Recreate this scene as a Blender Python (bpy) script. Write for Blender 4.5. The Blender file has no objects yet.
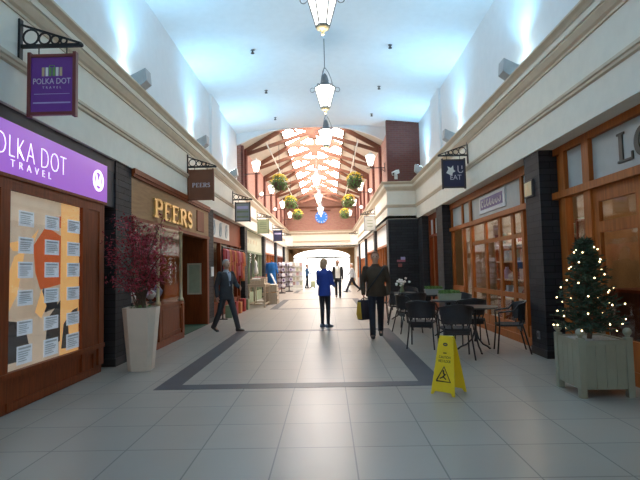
import bpy, bmesh, math, random
from mathutils import Vector as V, Matrix
random.seed(11)
R = math.radians
S = bpy.context.scene
COL = S.collection

# ------------------------------------------------------------------ helpers
class MB:
    """collects shapes in one bmesh; build() links them as ONE mesh object"""
    def __init__(s): s.bm = bmesh.new(); s.mi = 0; s.nb = 0
    def mat(s, i): s.mi = i; return s
    def face(s, vs):
        try:
            f = s.bm.faces.new(vs); f.material_index = s.mi; return f
        except ValueError: return None
    def poly(s, pts): return s.face([s.bm.verts.new(p) for p in pts])
    def box(s, x0, x1, y0, y1, z0, z1):
        e = .0004*(s.nb % 6); s.nb += 1                          # laps boards by a hair so no two faces coincide
        x0 -= e; x1 += e; y0 -= e; y1 += e; z1 += e
        v = [s.bm.verts.new((x, y, z)) for x in (x0, x1) for y in (y0, y1) for z in (z0, z1)]
        for q in ((0,1,3,2),(4,6,7,5),(0,4,5,1),(2,3,7,6),(0,2,6,4),(1,5,7,3)): s.face([v[i] for i in q])
        return s
    def obox(s, c, u, v, n, hu, hv, hn):
        c, u, v, n = V(c), V(u), V(v), V(n)
        w = [s.bm.verts.new(c + u*hu*a + v*hv*b + n*hn*d) for a in (-1,1) for b in (-1,1) for d in (-1,1)]
        for q in ((0,1,3,2),(4,6,7,5),(0,4,5,1),(2,3,7,6),(0,2,6,4),(1,5,7,3)): s.face([w[i] for i in q])
        return s
    def bar(s, a, b, w, h, up=(0,0,1)):
        a, b = V(a), V(b); d = (b-a); L = d.length; d.normalize()
        u = V(up)
        if abs(d.dot(u)) > .98: u = V((1,0,0))
        r = d.cross(u).normalized(); u = r.cross(d)
        return s.obox((a+b)/2, d, r, u, L/2, w/2, h/2)
    def rings(s, rs, cap=True, close=False):
        vs = [[s.bm.verts.new(p) for p in r] for r in rs]; n = len(vs[0])
        rng = range(len(vs)) if close else range(len(vs)-1)
        for i in rng:
            a, b = vs[i], vs[(i+1) % len(vs)]
            for j in range(n): s.face([a[j], a[(j+1)%n], b[(j+1)%n], b[j]])
        if cap and not close: s.face(vs[0][::-1]); s.face(vs[-1])
        return s
    def lathe(s, prof, c=(0,0,0), n=16, cap=True):
        c = V(c)
        return s.rings([[c + V((r*math.cos(2*math.pi*k/n), r*math.sin(2*math.pi*k/n), z)) for k in range(n)] for r, z in prof], cap)
    def tube(s, pts, r, n=6, close=False):
        pts = [V(p) for p in pts]; rs = []; N = len(pts)
        rr = r if isinstance(r, (list, tuple)) else [r]*N
        prev = None
        for i, p in enumerate(pts):
            if close: t = pts[(i+1)%N] - pts[i-1]
            else: t = pts[min(i+1,N-1)] - pts[max(i-1,0)]
            t.normalize()
            if prev is None:
                a = V((0,0,1)) if abs(t.z) < .9 else V((1,0,0))
                prev = (a - t*a.dot(t)).normalized()
            else: prev = (prev - t*prev.dot(t)).normalized()
            b = t.cross(prev)
            rs.append([p + (prev*math.cos(2*math.pi*k/n) + b*math.sin(2*math.pi*k/n))*rr[i] for k in range(n)])
        return s.rings(rs, True, close)
    def ell(s, c, r, nu=14, nv=9, rot=None):
        c = V(c); r = r if isinstance(r, (list,tuple)) else (r,r,r); rs = []
        M = rot or Matrix.Identity(3)
        for i in range(nv+1):
            th = math.pi*(.02 + .96*i/nv)
            rs.append([c + M @ V((r[0]*math.sin(th)*math.cos(2*math.pi*k/nu), r[1]*math.sin(th)*math.sin(2*math.pi*k/nu), -r[2]*math.cos(th))) for k in range(nu)])
        return s.rings(rs)
    def capsule(s, a, b, ra, rb, n=10):
        a, b = V(a), V(b); d = (b-a); L = d.length or 1e-4; d = d/L
        ks = (-1,-.7,-.3); pts, rr = [], []
        for k in ks: pts.append(a + d*ra*k); rr.append(ra*math.sqrt(max(.02,1-k*k)))
        for k in (0,.33,.66,1): pts.append(a + d*L*k); rr.append(ra+(rb-ra)*k)
        for k in (.3,.7,1): pts.append(b + d*rb*k); rr.append(rb*math.sqrt(max(.02,1-k*k)))
        return s.tube(pts, rr, n)
    def prism(s, pts2, f0, f1):
        """polygon of 2d points, f0/f1 map a 2d point to the two end faces"""
        a = [s.bm.verts.new(f0(*p)) for p in pts2]; b = [s.bm.verts.new(f1(*p)) for p in pts2]; n = len(a)
        s.face(a[::-1]); s.face(b)
        for i in range(n): s.face([a[i], a[(i+1)%n], b[(i+1)%n], b[i]])
        return s
    def mesh(s, name):
        bmesh.ops.recalc_face_normals(s.bm, faces=s.bm.faces)
        uvl = s.bm.loops.layers.uv.new('UVMap')
        for f in s.bm.faces:
            n = f.normal; ax = max(range(3), key=lambda i: abs(n[i]))
            for l in f.loops:
                p = l.vert.co
                l[uvl].uv = ((p.y,p.z),(p.x,p.z),(p.x,p.y))[ax]
        me = bpy.data.meshes.new(name); s.bm.to_mesh(me); s.bm.free()
        return me
    def build(s, name, mats, parent=None, world=False, smooth=False, bevel=0):
        if world and parent is not None:
            bmesh.ops.translate(s.bm, verts=s.bm.verts, vec=-root_loc(parent))
        me = s.mesh(name)
        if not isinstance(mats, (list, tuple)): mats = [mats]
        for m in mats: me.materials.append(m)
        if smooth:
            for p in me.polygons: p.use_smooth = True
        o = bpy.data.objects.new(name, me); COL.objects.link(o)
        if parent is not None: o.parent = parent
        if bevel:
            b = o.modifiers.new('bevel', 'BEVEL'); b.width = bevel; b.segments = 2; b.limit_method = 'ANGLE'
        return o

def root_loc(o):
    p = V((0,0,0))
    while o is not None: p += o.location; o = o.parent
    return p
def tag(o, label, cat, group=None):
    o['label'] = label; o['category'] = cat
    if group: o['group'] = group
    return o
def thing(name, label, cat, loc=(0,0,0), rz=0, group=None):
    o = bpy.data.objects.new(name, None); COL.objects.link(o); o.empty_display_size = .1
    o.location = loc; o.rotation_euler = (0,0,rz)
    return tag(o, label, cat, group)
def struct(name, mb, mats, **k):
    o = mb.build(name, mats, **k); o['kind'] = 'structure'; return o
def dup(root, loc, rz=None, label=None, group=None):
    def cp(o, par):
        c = o.copy(); COL.objects.link(c)
        if par is not None: c.parent = par
        for ch in list(o.children): cp(ch, c)
        return c
    r = cp(root, None); r.location = loc
    if rz is not None: r.rotation_euler = (0,0,rz)
    if label: r['label'] = label
    if group: r['group'] = group
    return r

# ------------------------------------------------------------------ materials
def nt(name):
    m = bpy.data.materials.new(name); m.use_nodes = True
    return m, m.node_tree.nodes, m.node_tree.links, m.node_tree.nodes['Principled BSDF']
def mat(name, c, rough=.6, metal=0, var=.08, scale=6, spec=.5, bump=0, emit=0, ecol=None, stretch=(1,1,1)):
    m, N, L, b = nt(name)
    b.inputs['Roughness'].default_value = rough; b.inputs['Metallic'].default_value = metal
    b.inputs['Specular IOR Level'].default_value = spec
    c4 = (*c, 1)
    tc = N.new('ShaderNodeTexCoord'); mp = N.new('ShaderNodeMapping'); mp.inputs['Scale'].default_value = stretch
    nz = N.new('ShaderNodeTexNoise'); nz.inputs['Scale'].default_value = scale; nz.inputs['Detail'].default_value = 4
    L.new(tc.outputs['Object'], mp.inputs[0]); L.new(mp.outputs[0], nz.inputs['Vector'])
    cr = N.new('ShaderNodeValToRGB')
    cr.color_ramp.elements[0].position = .3; cr.color_ramp.elements[1].position = .7
    cr.color_ramp.elements[0].color = tuple(x*(1-var) for x in c)+(1,)
    cr.color_ramp.elements[1].color = tuple(min(1,x*(1+var)) for x in c)+(1,)
    L.new(nz.outputs['Fac'], cr.inputs[0]); L.new(cr.outputs[0], b.inputs['Base Color'])
    if bump:
        bp = N.new('ShaderNodeBump'); bp.inputs['Strength'].default_value = bump; bp.inputs['Distance'].default_value = .01
        L.new(nz.outputs['Fac'], bp.inputs['Height']); L.new(bp.outputs[0], b.inputs['Normal'])
    if emit:
        b.inputs['Emission Color'].default_value = (*(ecol or c), 1); b.inputs['Emission Strength'].default_value = emit
    return m
def brickmat(name, c1, c2, mortar, w, h, ms, rough=.8, bump=.6, off=.5, spec=.4):
    m, N, L, b = nt(name)
    b.inputs['Roughness'].default_value = rough; b.inputs['Specular IOR Level'].default_value = spec
    tc = N.new('ShaderNodeTexCoord'); br = N.new('ShaderNodeTexBrick')
    br.offset = off; br.inputs['Scale'].default_value = 1
    br.inputs['Color1'].default_value = (*c1,1); br.inputs['Color2'].default_value = (*c2,1); br.inputs['Mortar'].default_value = (*mortar,1)
    br.inputs['Brick Width'].default_value = w; br.inputs['Row Height'].default_value = h; br.inputs['Mortar Size'].default_value = ms
    L.new(tc.outputs['UV'], br.inputs['Vector'])
    nz = N.new('ShaderNodeTexNoise'); nz.inputs['Scale'].default_value = 14; L.new(tc.outputs['UV'], nz.inputs['Vector'])
    mx = N.new('ShaderNodeMix'); mx.data_type = 'RGBA'; mx.blend_type = 'MULTIPLY'; mx.inputs[0].default_value = .35
    L.new(br.outputs['Color'], mx.inputs[6]); L.new(nz.outputs['Color'], mx.inputs[7]); L.new(mx.outputs[2], b.inputs['Base Color'])
    if bump:
        bp = N.new('ShaderNodeBump'); bp.inputs['Strength'].default_value = bump; bp.inputs['Distance'].default_value = .01; bp.invert = True
        L.new(br.outputs['Fac'], bp.inputs['Height']); L.new(bp.outputs[0], b.inputs['Normal'])
    return m
def glassmat(name, tint=(1,1,1), refl=.1):
    m, N, L, b = nt(name); N.remove(b)
    out = N['Material Output']
    t = N.new('ShaderNodeBsdfTransparent'); t.inputs[0].default_value = (*tint,1)
    g = N.new('ShaderNodeBsdfGlossy'); g.inputs['Roughness'].default_value = .03
    fr = N.new('ShaderNodeFresnel'); fr.inputs[0].default_value = 1.45
    mu = N.new('ShaderNodeMath'); mu.operation = 'MULTIPLY_ADD'; mu.inputs[1].default_value = .14; mu.inputs[2].default_value = refl*.3
    mx = N.new('ShaderNodeMixShader')
    L.new(fr.outputs[0], mu.inputs[0]); L.new(mu.outputs[0], mx.inputs[0]); L.new(t.outputs[0], mx.inputs[1]); L.new(g.outputs[0], mx.inputs[2]); L.new(mx.outputs[0], out.inputs[0])
    return m
def glow(name, c, st):
    m, N, L, b = nt(name)
    b.inputs['Base Color'].default_value = (*c,1); b.inputs['Emission Color'].default_value = (*c,1); b.inputs['Emission Strength'].default_value = st
    b.inputs['Roughness'].default_value = .3
    return m

M = dict(
  cream=mat('cream_paint', (.80,.76,.66), .7, var=.03), tan=mat('tan_moulding', (.60,.50,.37), .65, var=.06),
  white=mat('white_plaster', (.78,.79,.80), .8, var=.02), vault=mat('vault_plaster', (.84,.86,.88), .85, var=.02),
  strip=mat('dark_floor_tile', (.045,.05,.064), .42, var=.15, scale=3),
  slate=brickmat('slate_cladding', (.040,.040,.046), (.026,.026,.031), (.009,.009,.011), .42, .10, .006, .6, 1.0, spec=.25),
  brick=brickmat('red_brick', (.50,.25,.19), (.43,.20,.15), (.44,.33,.28), .225, .075, .007, .85, .4),
  brickd=brickmat('dark_brick', (.20,.06,.045), (.155,.045,.035), (.16,.09,.07), .225, .075, .007, .85, .4),
  wood=mat('orange_wood', (.35,.10,.018), .48, spec=.22, var=.25, scale=5, stretch=(6,6,.5)),
  woodd=mat('dark_wood', (.12,.036,.013), .5, spec=.22, var=.25, scale=5, stretch=(6,6,.5)),
  woodr=mat('reddish_wood', (.21,.042,.009), .48, spec=.22, var=.25, scale=5, stretch=(6,6,.5)),
  woodm=mat('mid_brown_wood', (.33,.175,.075), .5, spec=.25, var=.15, scale=5, stretch=(5,.6,5)),
  timber=mat('roof_timber', (.16,.06,.032), .75, var=.2, scale=4, stretch=(1,6,4)),
  soffit=mat('roof_lining', (.62,.56,.47), .8, var=.05),
  black=mat('black_iron', (.02,.021,.024), .45, .3, var=.2), wicker=mat('black_weave', (.022,.022,.026), .6, var=.4, scale=90, bump=.6),
  purple=mat('purple_board', (.15,.035,.28), .4, var=.04), purplel=glow('purple_lit_acrylic', (.29,.09,.48), .95),
  lit=glow('lit_white_letters', (.9,.88,1.0), 1.4), pale=mat('pale_lettering', (.62,.58,.66), .5), gold=mat('gold_letters', (.80,.58,.22), .28, .75, var=.05),
  brass=mat('pale_brass', (.60,.47,.28), .35, .5), glass=glassmat('shop_glass'), paper=mat('white_paper', (.66,.68,.72), .7, var=.05, scale=20),
  ink=mat('grey_ink', (.42,.50,.56), .7), grey_panel=mat('grey_fascia', (.40,.44,.44), .5, var=.05),
  navy=mat('navy_board', (.02,.022,.07), .4), maroon=mat('maroon_frame', (.16,.035,.03), .4), brown=mat('brown_board', (.19,.065,.028), .45),
  greensign=mat('sage_board', (.36,.40,.24), .5), slatesign=mat('grey_board', (.28,.31,.32), .5), whitesign=mat('white_board', (.80,.80,.76), .5),
  pot=mat('white_pot', (.64,.53,.43), .45, var=.04), soil=mat('soil', (.05,.035,.025), .9, bump=.5, scale=30),
  redleaf=mat('red_leaves', (.34,.028,.05), .6, var=.4, scale=9), bark=mat('bark', (.10,.065,.045), .85, bump=.4, scale=20),
  fir=mat('fir_green', (.022,.05,.028), .7, var=.4, scale=12), leaf=mat('leaf_green', (.10,.22,.05), .6, var=.4, scale=14),
  yellow=mat('yellow_flowers', (.85,.60,.05), .6, var=.2, scale=20), sage=mat('sage_painted_wood', (.285,.285,.215), .5, var=.05),
  wet=mat('yellow_plastic', (.80,.58,.015), .4, var=.04), signblack=mat('black_print', (.02,.018,.012), .5),
  bulb=glow('warm_bulb', (1,.74,.38), 9), lantern=glow('lantern_glass', (1,.95,.86), 3.2), lampw=glow('lamp_shade_glow', (1,.95,.88), 2.2),
  skyl=glow('daylit_glazing', (1,.95,.90), 20.0), grey=mat('grey_metal', (.22,.22,.23), .5, .2), spot=glow('uplight_lens', (.7,.93,1), 30),
  blue=glow('blue_clock_face', (.015,.16,.60), .5), beige=mat('beige_print', (.55,.42,.31), .6, var=.15, scale=1.5), red=mat('red_print', (.55,.10,.03), .6),
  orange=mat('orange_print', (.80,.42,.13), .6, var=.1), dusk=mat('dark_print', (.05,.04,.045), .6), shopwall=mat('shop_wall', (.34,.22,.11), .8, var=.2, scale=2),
  shopfloor=mat('shop_floor', (.12,.08,.05), .7), shopdark=mat('shop_dark', (.06,.04,.035), .8), lightwood=mat('pale_wood', (.55,.45,.33), .6, var=.12, stretch=(6,6,.6)),
  skin=mat('skin', (.52,.30,.21), .55, var=.05), hairg=mat('grey_hair', (.42,.41,.40), .7, var=.3, scale=60), hairb=mat('brown_hair', (.17,.085,.05), .6, var=.3, scale=60),
  hairl=mat('light_brown_hair', (.50,.30,.17), .6, var=.3, scale=60), eye=mat('dark_eye', (.02,.015,.012), .2),
  suit=mat('charcoal_suit', (.035,.037,.044), .8, var=.1), shirt=mat('pale_blue_shirt', (.34,.40,.50), .7), tie=mat('dark_tie', (.03,.03,.05), .6),
  bluej=mat('blue_jacket', (.02,.06,.36), .6, var=.12), leggings=mat('dark_leggings', (.02,.022,.032), .8), shoeb=mat('blue_grey_shoe', (.13,.16,.22), .6),
  shoe=mat('dark_shoe', (.02,.017,.015), .45), brownj=mat('brown_jacket', (.05,.032,.018), .75, var=.15), jeans=mat('dark_jeans', (.014,.016,.026), .85),
  greyt=mat('grey_top', (.42,.46,.50), .75), bagm=mat('dark_bag', (.022,.02,.03), .6), bagy=mat('mustard_edge', (.50,.30,.03), .6),
  teal=mat('blue_top', (.05,.14,.30), .7), outside=mat('pale_paving', (.6,.6,.6), .8), cloth_r=mat('red_cloth', (.35,.03,.03), .8, var=.3, scale=10),
  cloth_o=mat('orange_cloth', (.50,.15,.04), .8, var=.3), cloth_p=mat('pink_cloth', (.45,.13,.17), .8, var=.3), clothb=mat('bright_blue_cloth', (.02,.16,.50), .7, var=.2),
  greenpaint=mat('green_paint', (.20,.25,.15), .6), palegreen=mat('pale_green_fascia', (.50,.51,.38), .6), mat_g=mat('green_doormat', (.02,.06,.03), .95, scale=60, bump=.6),
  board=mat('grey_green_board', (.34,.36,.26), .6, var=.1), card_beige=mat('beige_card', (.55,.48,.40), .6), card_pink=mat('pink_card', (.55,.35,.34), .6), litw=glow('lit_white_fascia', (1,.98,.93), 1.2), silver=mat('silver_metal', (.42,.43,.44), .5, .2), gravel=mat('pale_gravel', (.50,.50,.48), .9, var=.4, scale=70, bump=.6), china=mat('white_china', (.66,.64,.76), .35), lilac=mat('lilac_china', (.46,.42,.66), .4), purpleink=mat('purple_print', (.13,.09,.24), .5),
  p_beige=mat('backlit_beige_print', (.55,.44,.33), .6, var=.22, scale=2.2, emit=.5, ecol=(.62,.47,.33)), p_orange=mat('backlit_orange_print', (.80,.45,.16), .6, var=.1, emit=.65, ecol=(.85,.47,.17)), p_red=mat('backlit_red_print', (.60,.12,.03), .6, emit=.5, ecol=(.6,.12,.03)), p_paper=mat('glowing_paper', (.60,.64,.70), .7, var=.06, scale=20, emit=.45, ecol=(.6,.68,.76)),  # p_paper: light falling on the sheets is put in as emission
  terra=mat('dark_red_plate', (.28,.07,.06), .6), gplaque=mat('gilt_plaque', (.55,.48,.28), .4, .3), reddot=mat('green_print', (.14,.30,.08), .5),
)
# floor tiles: square grid
def floor_mat():
    m, N, L, b = nt('floor_tile')
    tc = N.new('ShaderNodeTexCoord'); mp = N.new('ShaderNodeMapping'); mp.inputs['Location'].default_value = (-.178+.002, -.306+.002, 0)
    br = N.new('ShaderNodeTexBrick'); br.offset = 0; br.inputs['Scale'].default_value = 1
    br.inputs['Color1'].default_value = (.395,.355,.31,1); br.inputs['Color2'].default_value = (.36,.325,.285,1); br.inputs['Mortar'].default_value = (.17,.163,.15,1)
    br.inputs['Brick Width'].default_value = .61; br.inputs['Row Height'].default_value = .61; br.inputs['Mortar Size'].default_value = .006
    L.new(tc.outputs['Object'], mp.inputs[0]); L.new(mp.outputs[0], br.inputs['Vector'])
    nz = N.new('ShaderNodeTexNoise'); nz.inputs['Scale'].default_value = 1.7; nz.inputs['Detail'].default_value = 6
    L.new(tc.outputs['Object'], nz.inputs['Vector'])
    cr = N.new('ShaderNodeValToRGB'); cr.color_ramp.elements[0].color = (.93,.92,.90,1); cr.color_ramp.elements[1].color = (1,1,1,1)
    cr.color_ramp.elements[0].position = .25; cr.color_ramp.elements[1].position = .75
    L.new(nz.outputs['Fac'], cr.inputs[0])
    mx = N.new('ShaderNodeMix'); mx.data_type = 'RGBA'; mx.blend_type = 'MULTIPLY'; mx.inputs[0].default_value = 1
    L.new(br.outputs['Color'], mx.inputs[6]); L.new(cr.outputs[0], mx.inputs[7]); L.new(mx.outputs[2], b.inputs['Base Color'])
    mr = N.new('ShaderNodeMapRange'); mr.inputs['To Min'].default_value = .30; mr.inputs['To Max'].default_value = .35
    L.new(nz.outputs['Fac'], mr.inputs[0]); L.new(mr.outputs[0], b.inputs['Roughness'])
    b.inputs['Specular IOR Level'].default_value = .5
    return m
M['floor'] = floor_mat()

# ------------------------------------------------------------------ 2d marks: text and strokes laid on a plane
def text_geo(s, w, h, spacing=1.0, thin=0):
    cu = bpy.data.curves.new('t', 'FONT'); cu.body = s; cu.space_character = spacing; cu.resolution_u = 3; cu.offset = -thin
    o = bpy.data.objects.new('t', cu); COL.objects.link(o)
    dg = bpy.context.evaluated_depsgraph_get(); me = bpy.data.meshes.new_from_object(o.evaluated_get(dg))
    vs = [(v.co.x, v.co.y) for v in me.vertices]; fs = [tuple(p.vertices) for p in me.polygons]
    x0 = min(v[0] for v in vs); x1 = max(v[0] for v in vs); y0 = min(v[1] for v in vs); y1 = max(v[1] for v in vs)
    bpy.data.objects.remove(o); bpy.data.curves.remove(cu); bpy.data.meshes.remove(me)
    return [((x-x0)/(x1-x0)*w, (y-y0)/(y1-y0)*h) for x, y in vs], fs
def put_text(mb, s, O, u, v, w, h, t=.006, spacing=1.0, thin=0):
    vs, fs = text_geo(s, w, h, spacing, thin); O, u, v = V(O), V(u), V(v); n = u.cross(v)
    a = [mb.bm.verts.new(O + u*x + v*y + n*t) for x, y in vs]; b = [mb.bm.verts.new(O + u*x + v*y) for x, y in vs]
    cnt = {}
    for f in fs:
        mb.face([a[i] for i in f])
        for i in range(len(f)):
            e = (f[i], f[(i+1)%len(f)]); cnt[e] = 1
    for (i, j) in cnt:
        if (j, i) not in cnt: mb.face([b[i], b[j], a[j], a[i]])
def stroke(mb, pts, ws, O, u, v, t):
    """ribbon with varying width, as raised letter stroke"""
    mb.nb += 1; t = t*(1+.05*(mb.nb % 6))
    O, u, v = V(O), V(u), V(v); n = u.cross(v); N = len(pts)
    if not isinstance(ws, (list,tuple)): ws = [ws]*N
    L_, R_ = [], []
    for i in range(N):
        a = pts[max(i-1,0)]; b = pts[min(i+1,N-1)]; d = V((b[0]-a[0], b[1]-a[1])).normalized(); p = V((-d.y, d.x))*ws[i]/2
        L_.append((pts[i][0]+p.x, pts[i][1]+p.y)); R_.append((pts[i][0]-p.x, pts[i][1]-p.y))
    for i in range(N-1):
        q = [L_[i], R_[i], R_[i+1], L_[i+1]]
        mb.prism(q, lambda x, y: O+u*x+v*y, lambda x, y: O+u*x+v*y+n*t)
def arc(cx, cy, rx, ry, a0, a1, n=12): return [(cx+rx*math.cos(R(a0+(a1-a0)*i/n)), cy+ry*math.sin(R(a0+(a1-a0)*i/n))) for i in range(n+1)]
def serif(mb, ch, O, u, v, w, h, t):
    """roman letter in a w x h cell"""
    T = w*.24; th = w*.09
    def vs(x, y0=0, y1=1, ww=None, s=True):
        stroke(mb, [(x*w, y0*h), (x*w, y1*h)], ww or T, O, u, v, t)
        if s:
            for y in (y0, y1): stroke(mb, [(x*w-T, y*h+(th/2 if y==y0 else -th/2)), (x*w+T, y*h+(th/2 if y==y0 else -th/2))], th, O, u, v, t)
    def hs(x0, x1, y): stroke(mb, [(x0*w, y*h), (x1*w, y*h)], th, O, u, v, t)
    def fin(x, y0, y1): stroke(mb, [(x*w, y0*h), (x*w, y1*h)], th, O, u, v, t)
    wa = lambda n: [th + (T-th)*math.sin(math.pi*i/n) for i in range(n+1)]
    if ch in 'PR':
        vs(.22); stroke(mb, [(.22*w,.97*h)] + arc(.5*w, .74*h, .36*w, .235*h, 90, -90) + [(.22*w,.5*h)], [th]+wa(12)+[th], O, u, v, t)
        if ch == 'R': stroke(mb, [(.5*w,.5*h), (.92*w,.03*h), (1.02*w,.03*h)], [T*.8, T, th], O, u, v, t)
    if ch == 'E':
        vs(.22); hs(.2,.88,.965); hs(.2,.92,.035); hs(.2,.66,.52); fin(.86,.80,1); fin(.90,0,.22); fin(.64,.42,.62)
    if ch == 'L':
        vs(.22); hs(.2,.95,.035); fin(.93,0,.26)
    if ch == 'O':
        stroke(mb, arc(.5*w,.5*h,.42*w,.47*h,0,360,28), [th+(T-th)*abs(math.cos(2*math.pi*i/28)) for i in range(29)], O, u, v, t)
    if ch == 'S':
        p = arc(.5*w,.745*h,.30*w,.225*h,20,270,12) + arc(.5*w,.265*h,.33*w,.235*h,90,-160,12)[1:]
        stroke(mb, p, [th+(T-th)*math.sin(math.pi*i/(len(p)-1))**.8 for i in range(len(p))], O, u, v, t)
        fin(.80,.72,.98); fin(.17,.02,.28)

# ------------------------------------------------------------------ shell
YB, YE, YJ, YV = -6.0, 39.0, 17.6, 18.6          # back, end wall, right-hand jog, end of the vault
XL, XR, XN = -3.25, 3.25, 2.2
mb = MB(); mb.box(-7, 7, YB, 62, -.12, 0); struct('floor', mb, M['floor'])
mb = MB(); mb.box(-7,-2.2,YB-.2,YB,0,7.2); mb.box(2.2,7,YB-.2,YB,0,7.2); mb.box(-2.2,2.2,YB-.2,YB,2.3,7.2); mb.box(-2.2,-1.5,YB-.2,YB,0,2.3); mb.box(1.5,2.2,YB-.2,YB,0,2.3); struct('wall_rear', mb, M['cream'])  # unseen wall added behind the camera; its opening is shaped for neutral fill light
k = 1
for y0, y1 in ((5.93, 11.55), (17.63, 23.25), (29.33, 34.95)):
    mb = MB(); z = .002
    for a in ((-2.15,-1.87,y0,y1), (1.1,1.4,y0,y1), (-1.87,1.1,y0,y0+.24), (-1.87,1.1,y1-.24,y1)):
        mb.box(a[0], a[1], a[2], a[3], -.01, z)
    struct('trim_%d' % k, mb, M['strip']); k += 1

path = [(XL,YB),(XL,YE),(XN,YE),(XN,YJ),(XR,YJ),(XR,YB)]
def offs(d):
    """path moved towards the corridor by d, corners mitred"""
    return [(XL+d,YB),(XL+d,YE-d),(XN-d,YE-d),(XN-d,YJ-d),(XR-d,YJ-d),(XR-d,YB)]
def sweep(prof, segs, mats=None):
    mb = MB()
    for i in segs:
        for j in range(len(prof)-1):
            (d0,z0,m), (d1,z1,_) = prof[j], prof[j+1]
            a, b = offs(d0), offs(d1)
            mb.mat(m); mb.poly([(*a[i],z0), (*a[i+1],z0), (*b[i+1],z1), (*b[i],z1)])
    return mb
fascia = [(-.55,3.18,0),(0,3.18,0),(0,4.25,0),(0,4.25,0)]
mould = [(0,3.60,0),(.03,3.615,0),(.03,3.65,0),(.05,3.66,0),(.05,3.70,0),(.02,3.72,0),(0,3.725,0)]
corn = [(0,4.20,1),(.02,4.20,1),(.02,4.235,1),(.05,4.26,1),(.09,4.33,1),(.09,4.36,0),(.115,4.36,0),(.115,4.435,0),(.13,4.435,1),(.16,4.47,1),(.20,4.50,1),(.20,4.53,0),(-.22,4.53,0)]
for nm, segs in (('wall_left',(0,)), ('wall_back',(1,)), ('wall_right',(2,3,4))):
    struct(nm, sweep(fascia, segs), M['cream'])
for segs in ((0,), (1,), (2,3,4)):
    struct('trim_%d' % k, sweep(mould, segs), M['tan']); k += 1
    struct('trim_%d' % k, sweep(corn, segs), [M['cream'], M['tan']]); k += 1

# vault over the near hall
def vz(x): return 6.72 + .25*math.cos(x/3.47*math.pi/2)**1.0
xs = [-3.47 + 6.94*i/28 for i in range(29)]
mb = MB()
for i in range(28):
    mb.poly([(xs[i],YB,vz(xs[i])),(xs[i+1],YB,vz(xs[i+1])),(xs[i+1],YV-.13,vz(xs[i+1])),(xs[i],YV-.13,vz(xs[i]))])
    mb.poly([(xs[i],YB,vz(xs[i])+.2),(xs[i+1],YB,vz(xs[i+1])+.2),(xs[i+1],YV-.13,vz(xs[i+1])+.2),(xs[i],YV-.13,vz(xs[i])+.2)])
o = struct('ceiling', mb, M['vault'], smooth=True)
for sx, nm, y1 in ((-1,'wall_upper_left',YV), (1,'wall_upper_right',YJ)):
    mb = MB(); x = 3.45
    mb.box(min(sx*x,sx*(x+.2)), max(sx*x,sx*(x+.2)), YB, y1, 4.4, 6.80)
    for yp in (2.2, 14.2):                                       # shallow pilasters
        mb.box(min(sx*3.38,sx*3.46), max(sx*3.38,sx*3.46), yp, yp+1.1, 4.5, 6.78)
    struct(nm, mb, M['white'])
# nave roof
RX, RZ, SL = -.52, 7.95, .57
def rz(x): return RZ - SL*abs(x-RX)
def hz(x):
    q = min(1,abs((x-RX)/2.85)); return min(vz(x)-.01, 6.28 + .66*(1-q**2.6))
mb = MB()                                                       # arched header over the vault's end, down to the roof line
for i in range(28):
    a, b = xs[i], xs[i+1]
    za, zb = hz(a), hz(b)
    mb.prism([(a,za),(b,zb),(b,8.2),(a,8.2)], lambda x,z: (x,YV-.12,z), lambda x,z: (x,YV,z))
struct('wall_vault_end', mb, M['white'])
mb = MB(); G = 1.32
for sx, xe in ((-1,-3.32),(1,2.27)):
    x1 = RX + sx*G
    mb.prism([(xe,rz(xe)),(x1,rz(x1)),(x1,rz(x1)+.12),(xe,rz(xe)+.12)], lambda x,z: (x,YV+.02,z), lambda x,z: (x,YE+.2,z))
struct('ceiling_nave', mb, M['soffit'])
mb = MB()
for sx in (-1,1):
    x1 = RX + sx*G
    mb.prism([(RX,RZ+.04),(x1,rz(x1)+.04),(x1,rz(x1)+.07),(RX,RZ+.07)], lambda x,z: (x,YV,z), lambda x,z: (x,YE-1.6,z))
struct('window_1', mb, M['skyl'])
mb = MB()
mb.prism([(RX-G,rz(RX-G)),(RX,RZ),(RX+G,rz(RX+G)),(RX+G,rz(RX+G)+.1),(RX,RZ+.1),(RX-G,rz(RX-G)+.1)], lambda x,z: (x,YE-1.6,z), lambda x,z: (x,YE+.2,z))
struct('ceiling_nave_end', mb, M['soffit'])
mb = MB()                                                       # glazing bars
for sx in (-1,1):
    for q in (.0,1.0):
        x = RX + sx*G*q; mb.box(x-.03,x+.03,YV,YE-1.6,rz(x)-.05,rz(x)+.03)
    y = YV+.9
    while y < YE-1.6:
        mb.bar((RX,y,RZ), (RX+sx*G,y,rz(RX+sx*G)), .035, .05); y += 1.4625
struct('trim_%d' % k, mb, M['timber']); k += 1
mb = MB(); mb.box(-3.5,-3.3,YV,YE,4.4,6.36); struct('wall_nave_left', mb, M['brick'])
mb = MB(); mb.box(2.25,2.45,YJ+.2,YE,4.4,6.36); struct('wall_nave_right', mb, M['brick'])
mb = MB(); mb.prism([(2.25,4.4),(3.6,4.4),(3.6,6.75),(2.25,7.0)], lambda x,z: (x,YJ,z), lambda x,z: (x,YJ+.2,z)); struct('wall_brick_pier', mb, M['brickd'])
mb = MB(); mb.prism([(-3.4,4.4),(2.4,4.4),(2.4,rz(2.4)),(RX,RZ),(-3.4,rz(-3.4))], lambda x,z: (x,YE+.05,z), lambda x,z: (x,YE+.25,z)); struct('wall_gable', mb, M['brick'])
mb = MB()                                                       # timber rails on the end gable
mb.box(-3.3,2.25,YE-.02,YE+.05,6.35,6.5); mb.box(-1.35,.3,YE-.04,YE+.05,6.12,6.2); mb.box(-.62,-.42,YE-.02,YE+.05,6.5,7.8)
struct('trim_%d' % k, mb, M['timber']); k += 1
TY = [19.5 + 2.925*i for i in range(7)]
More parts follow.
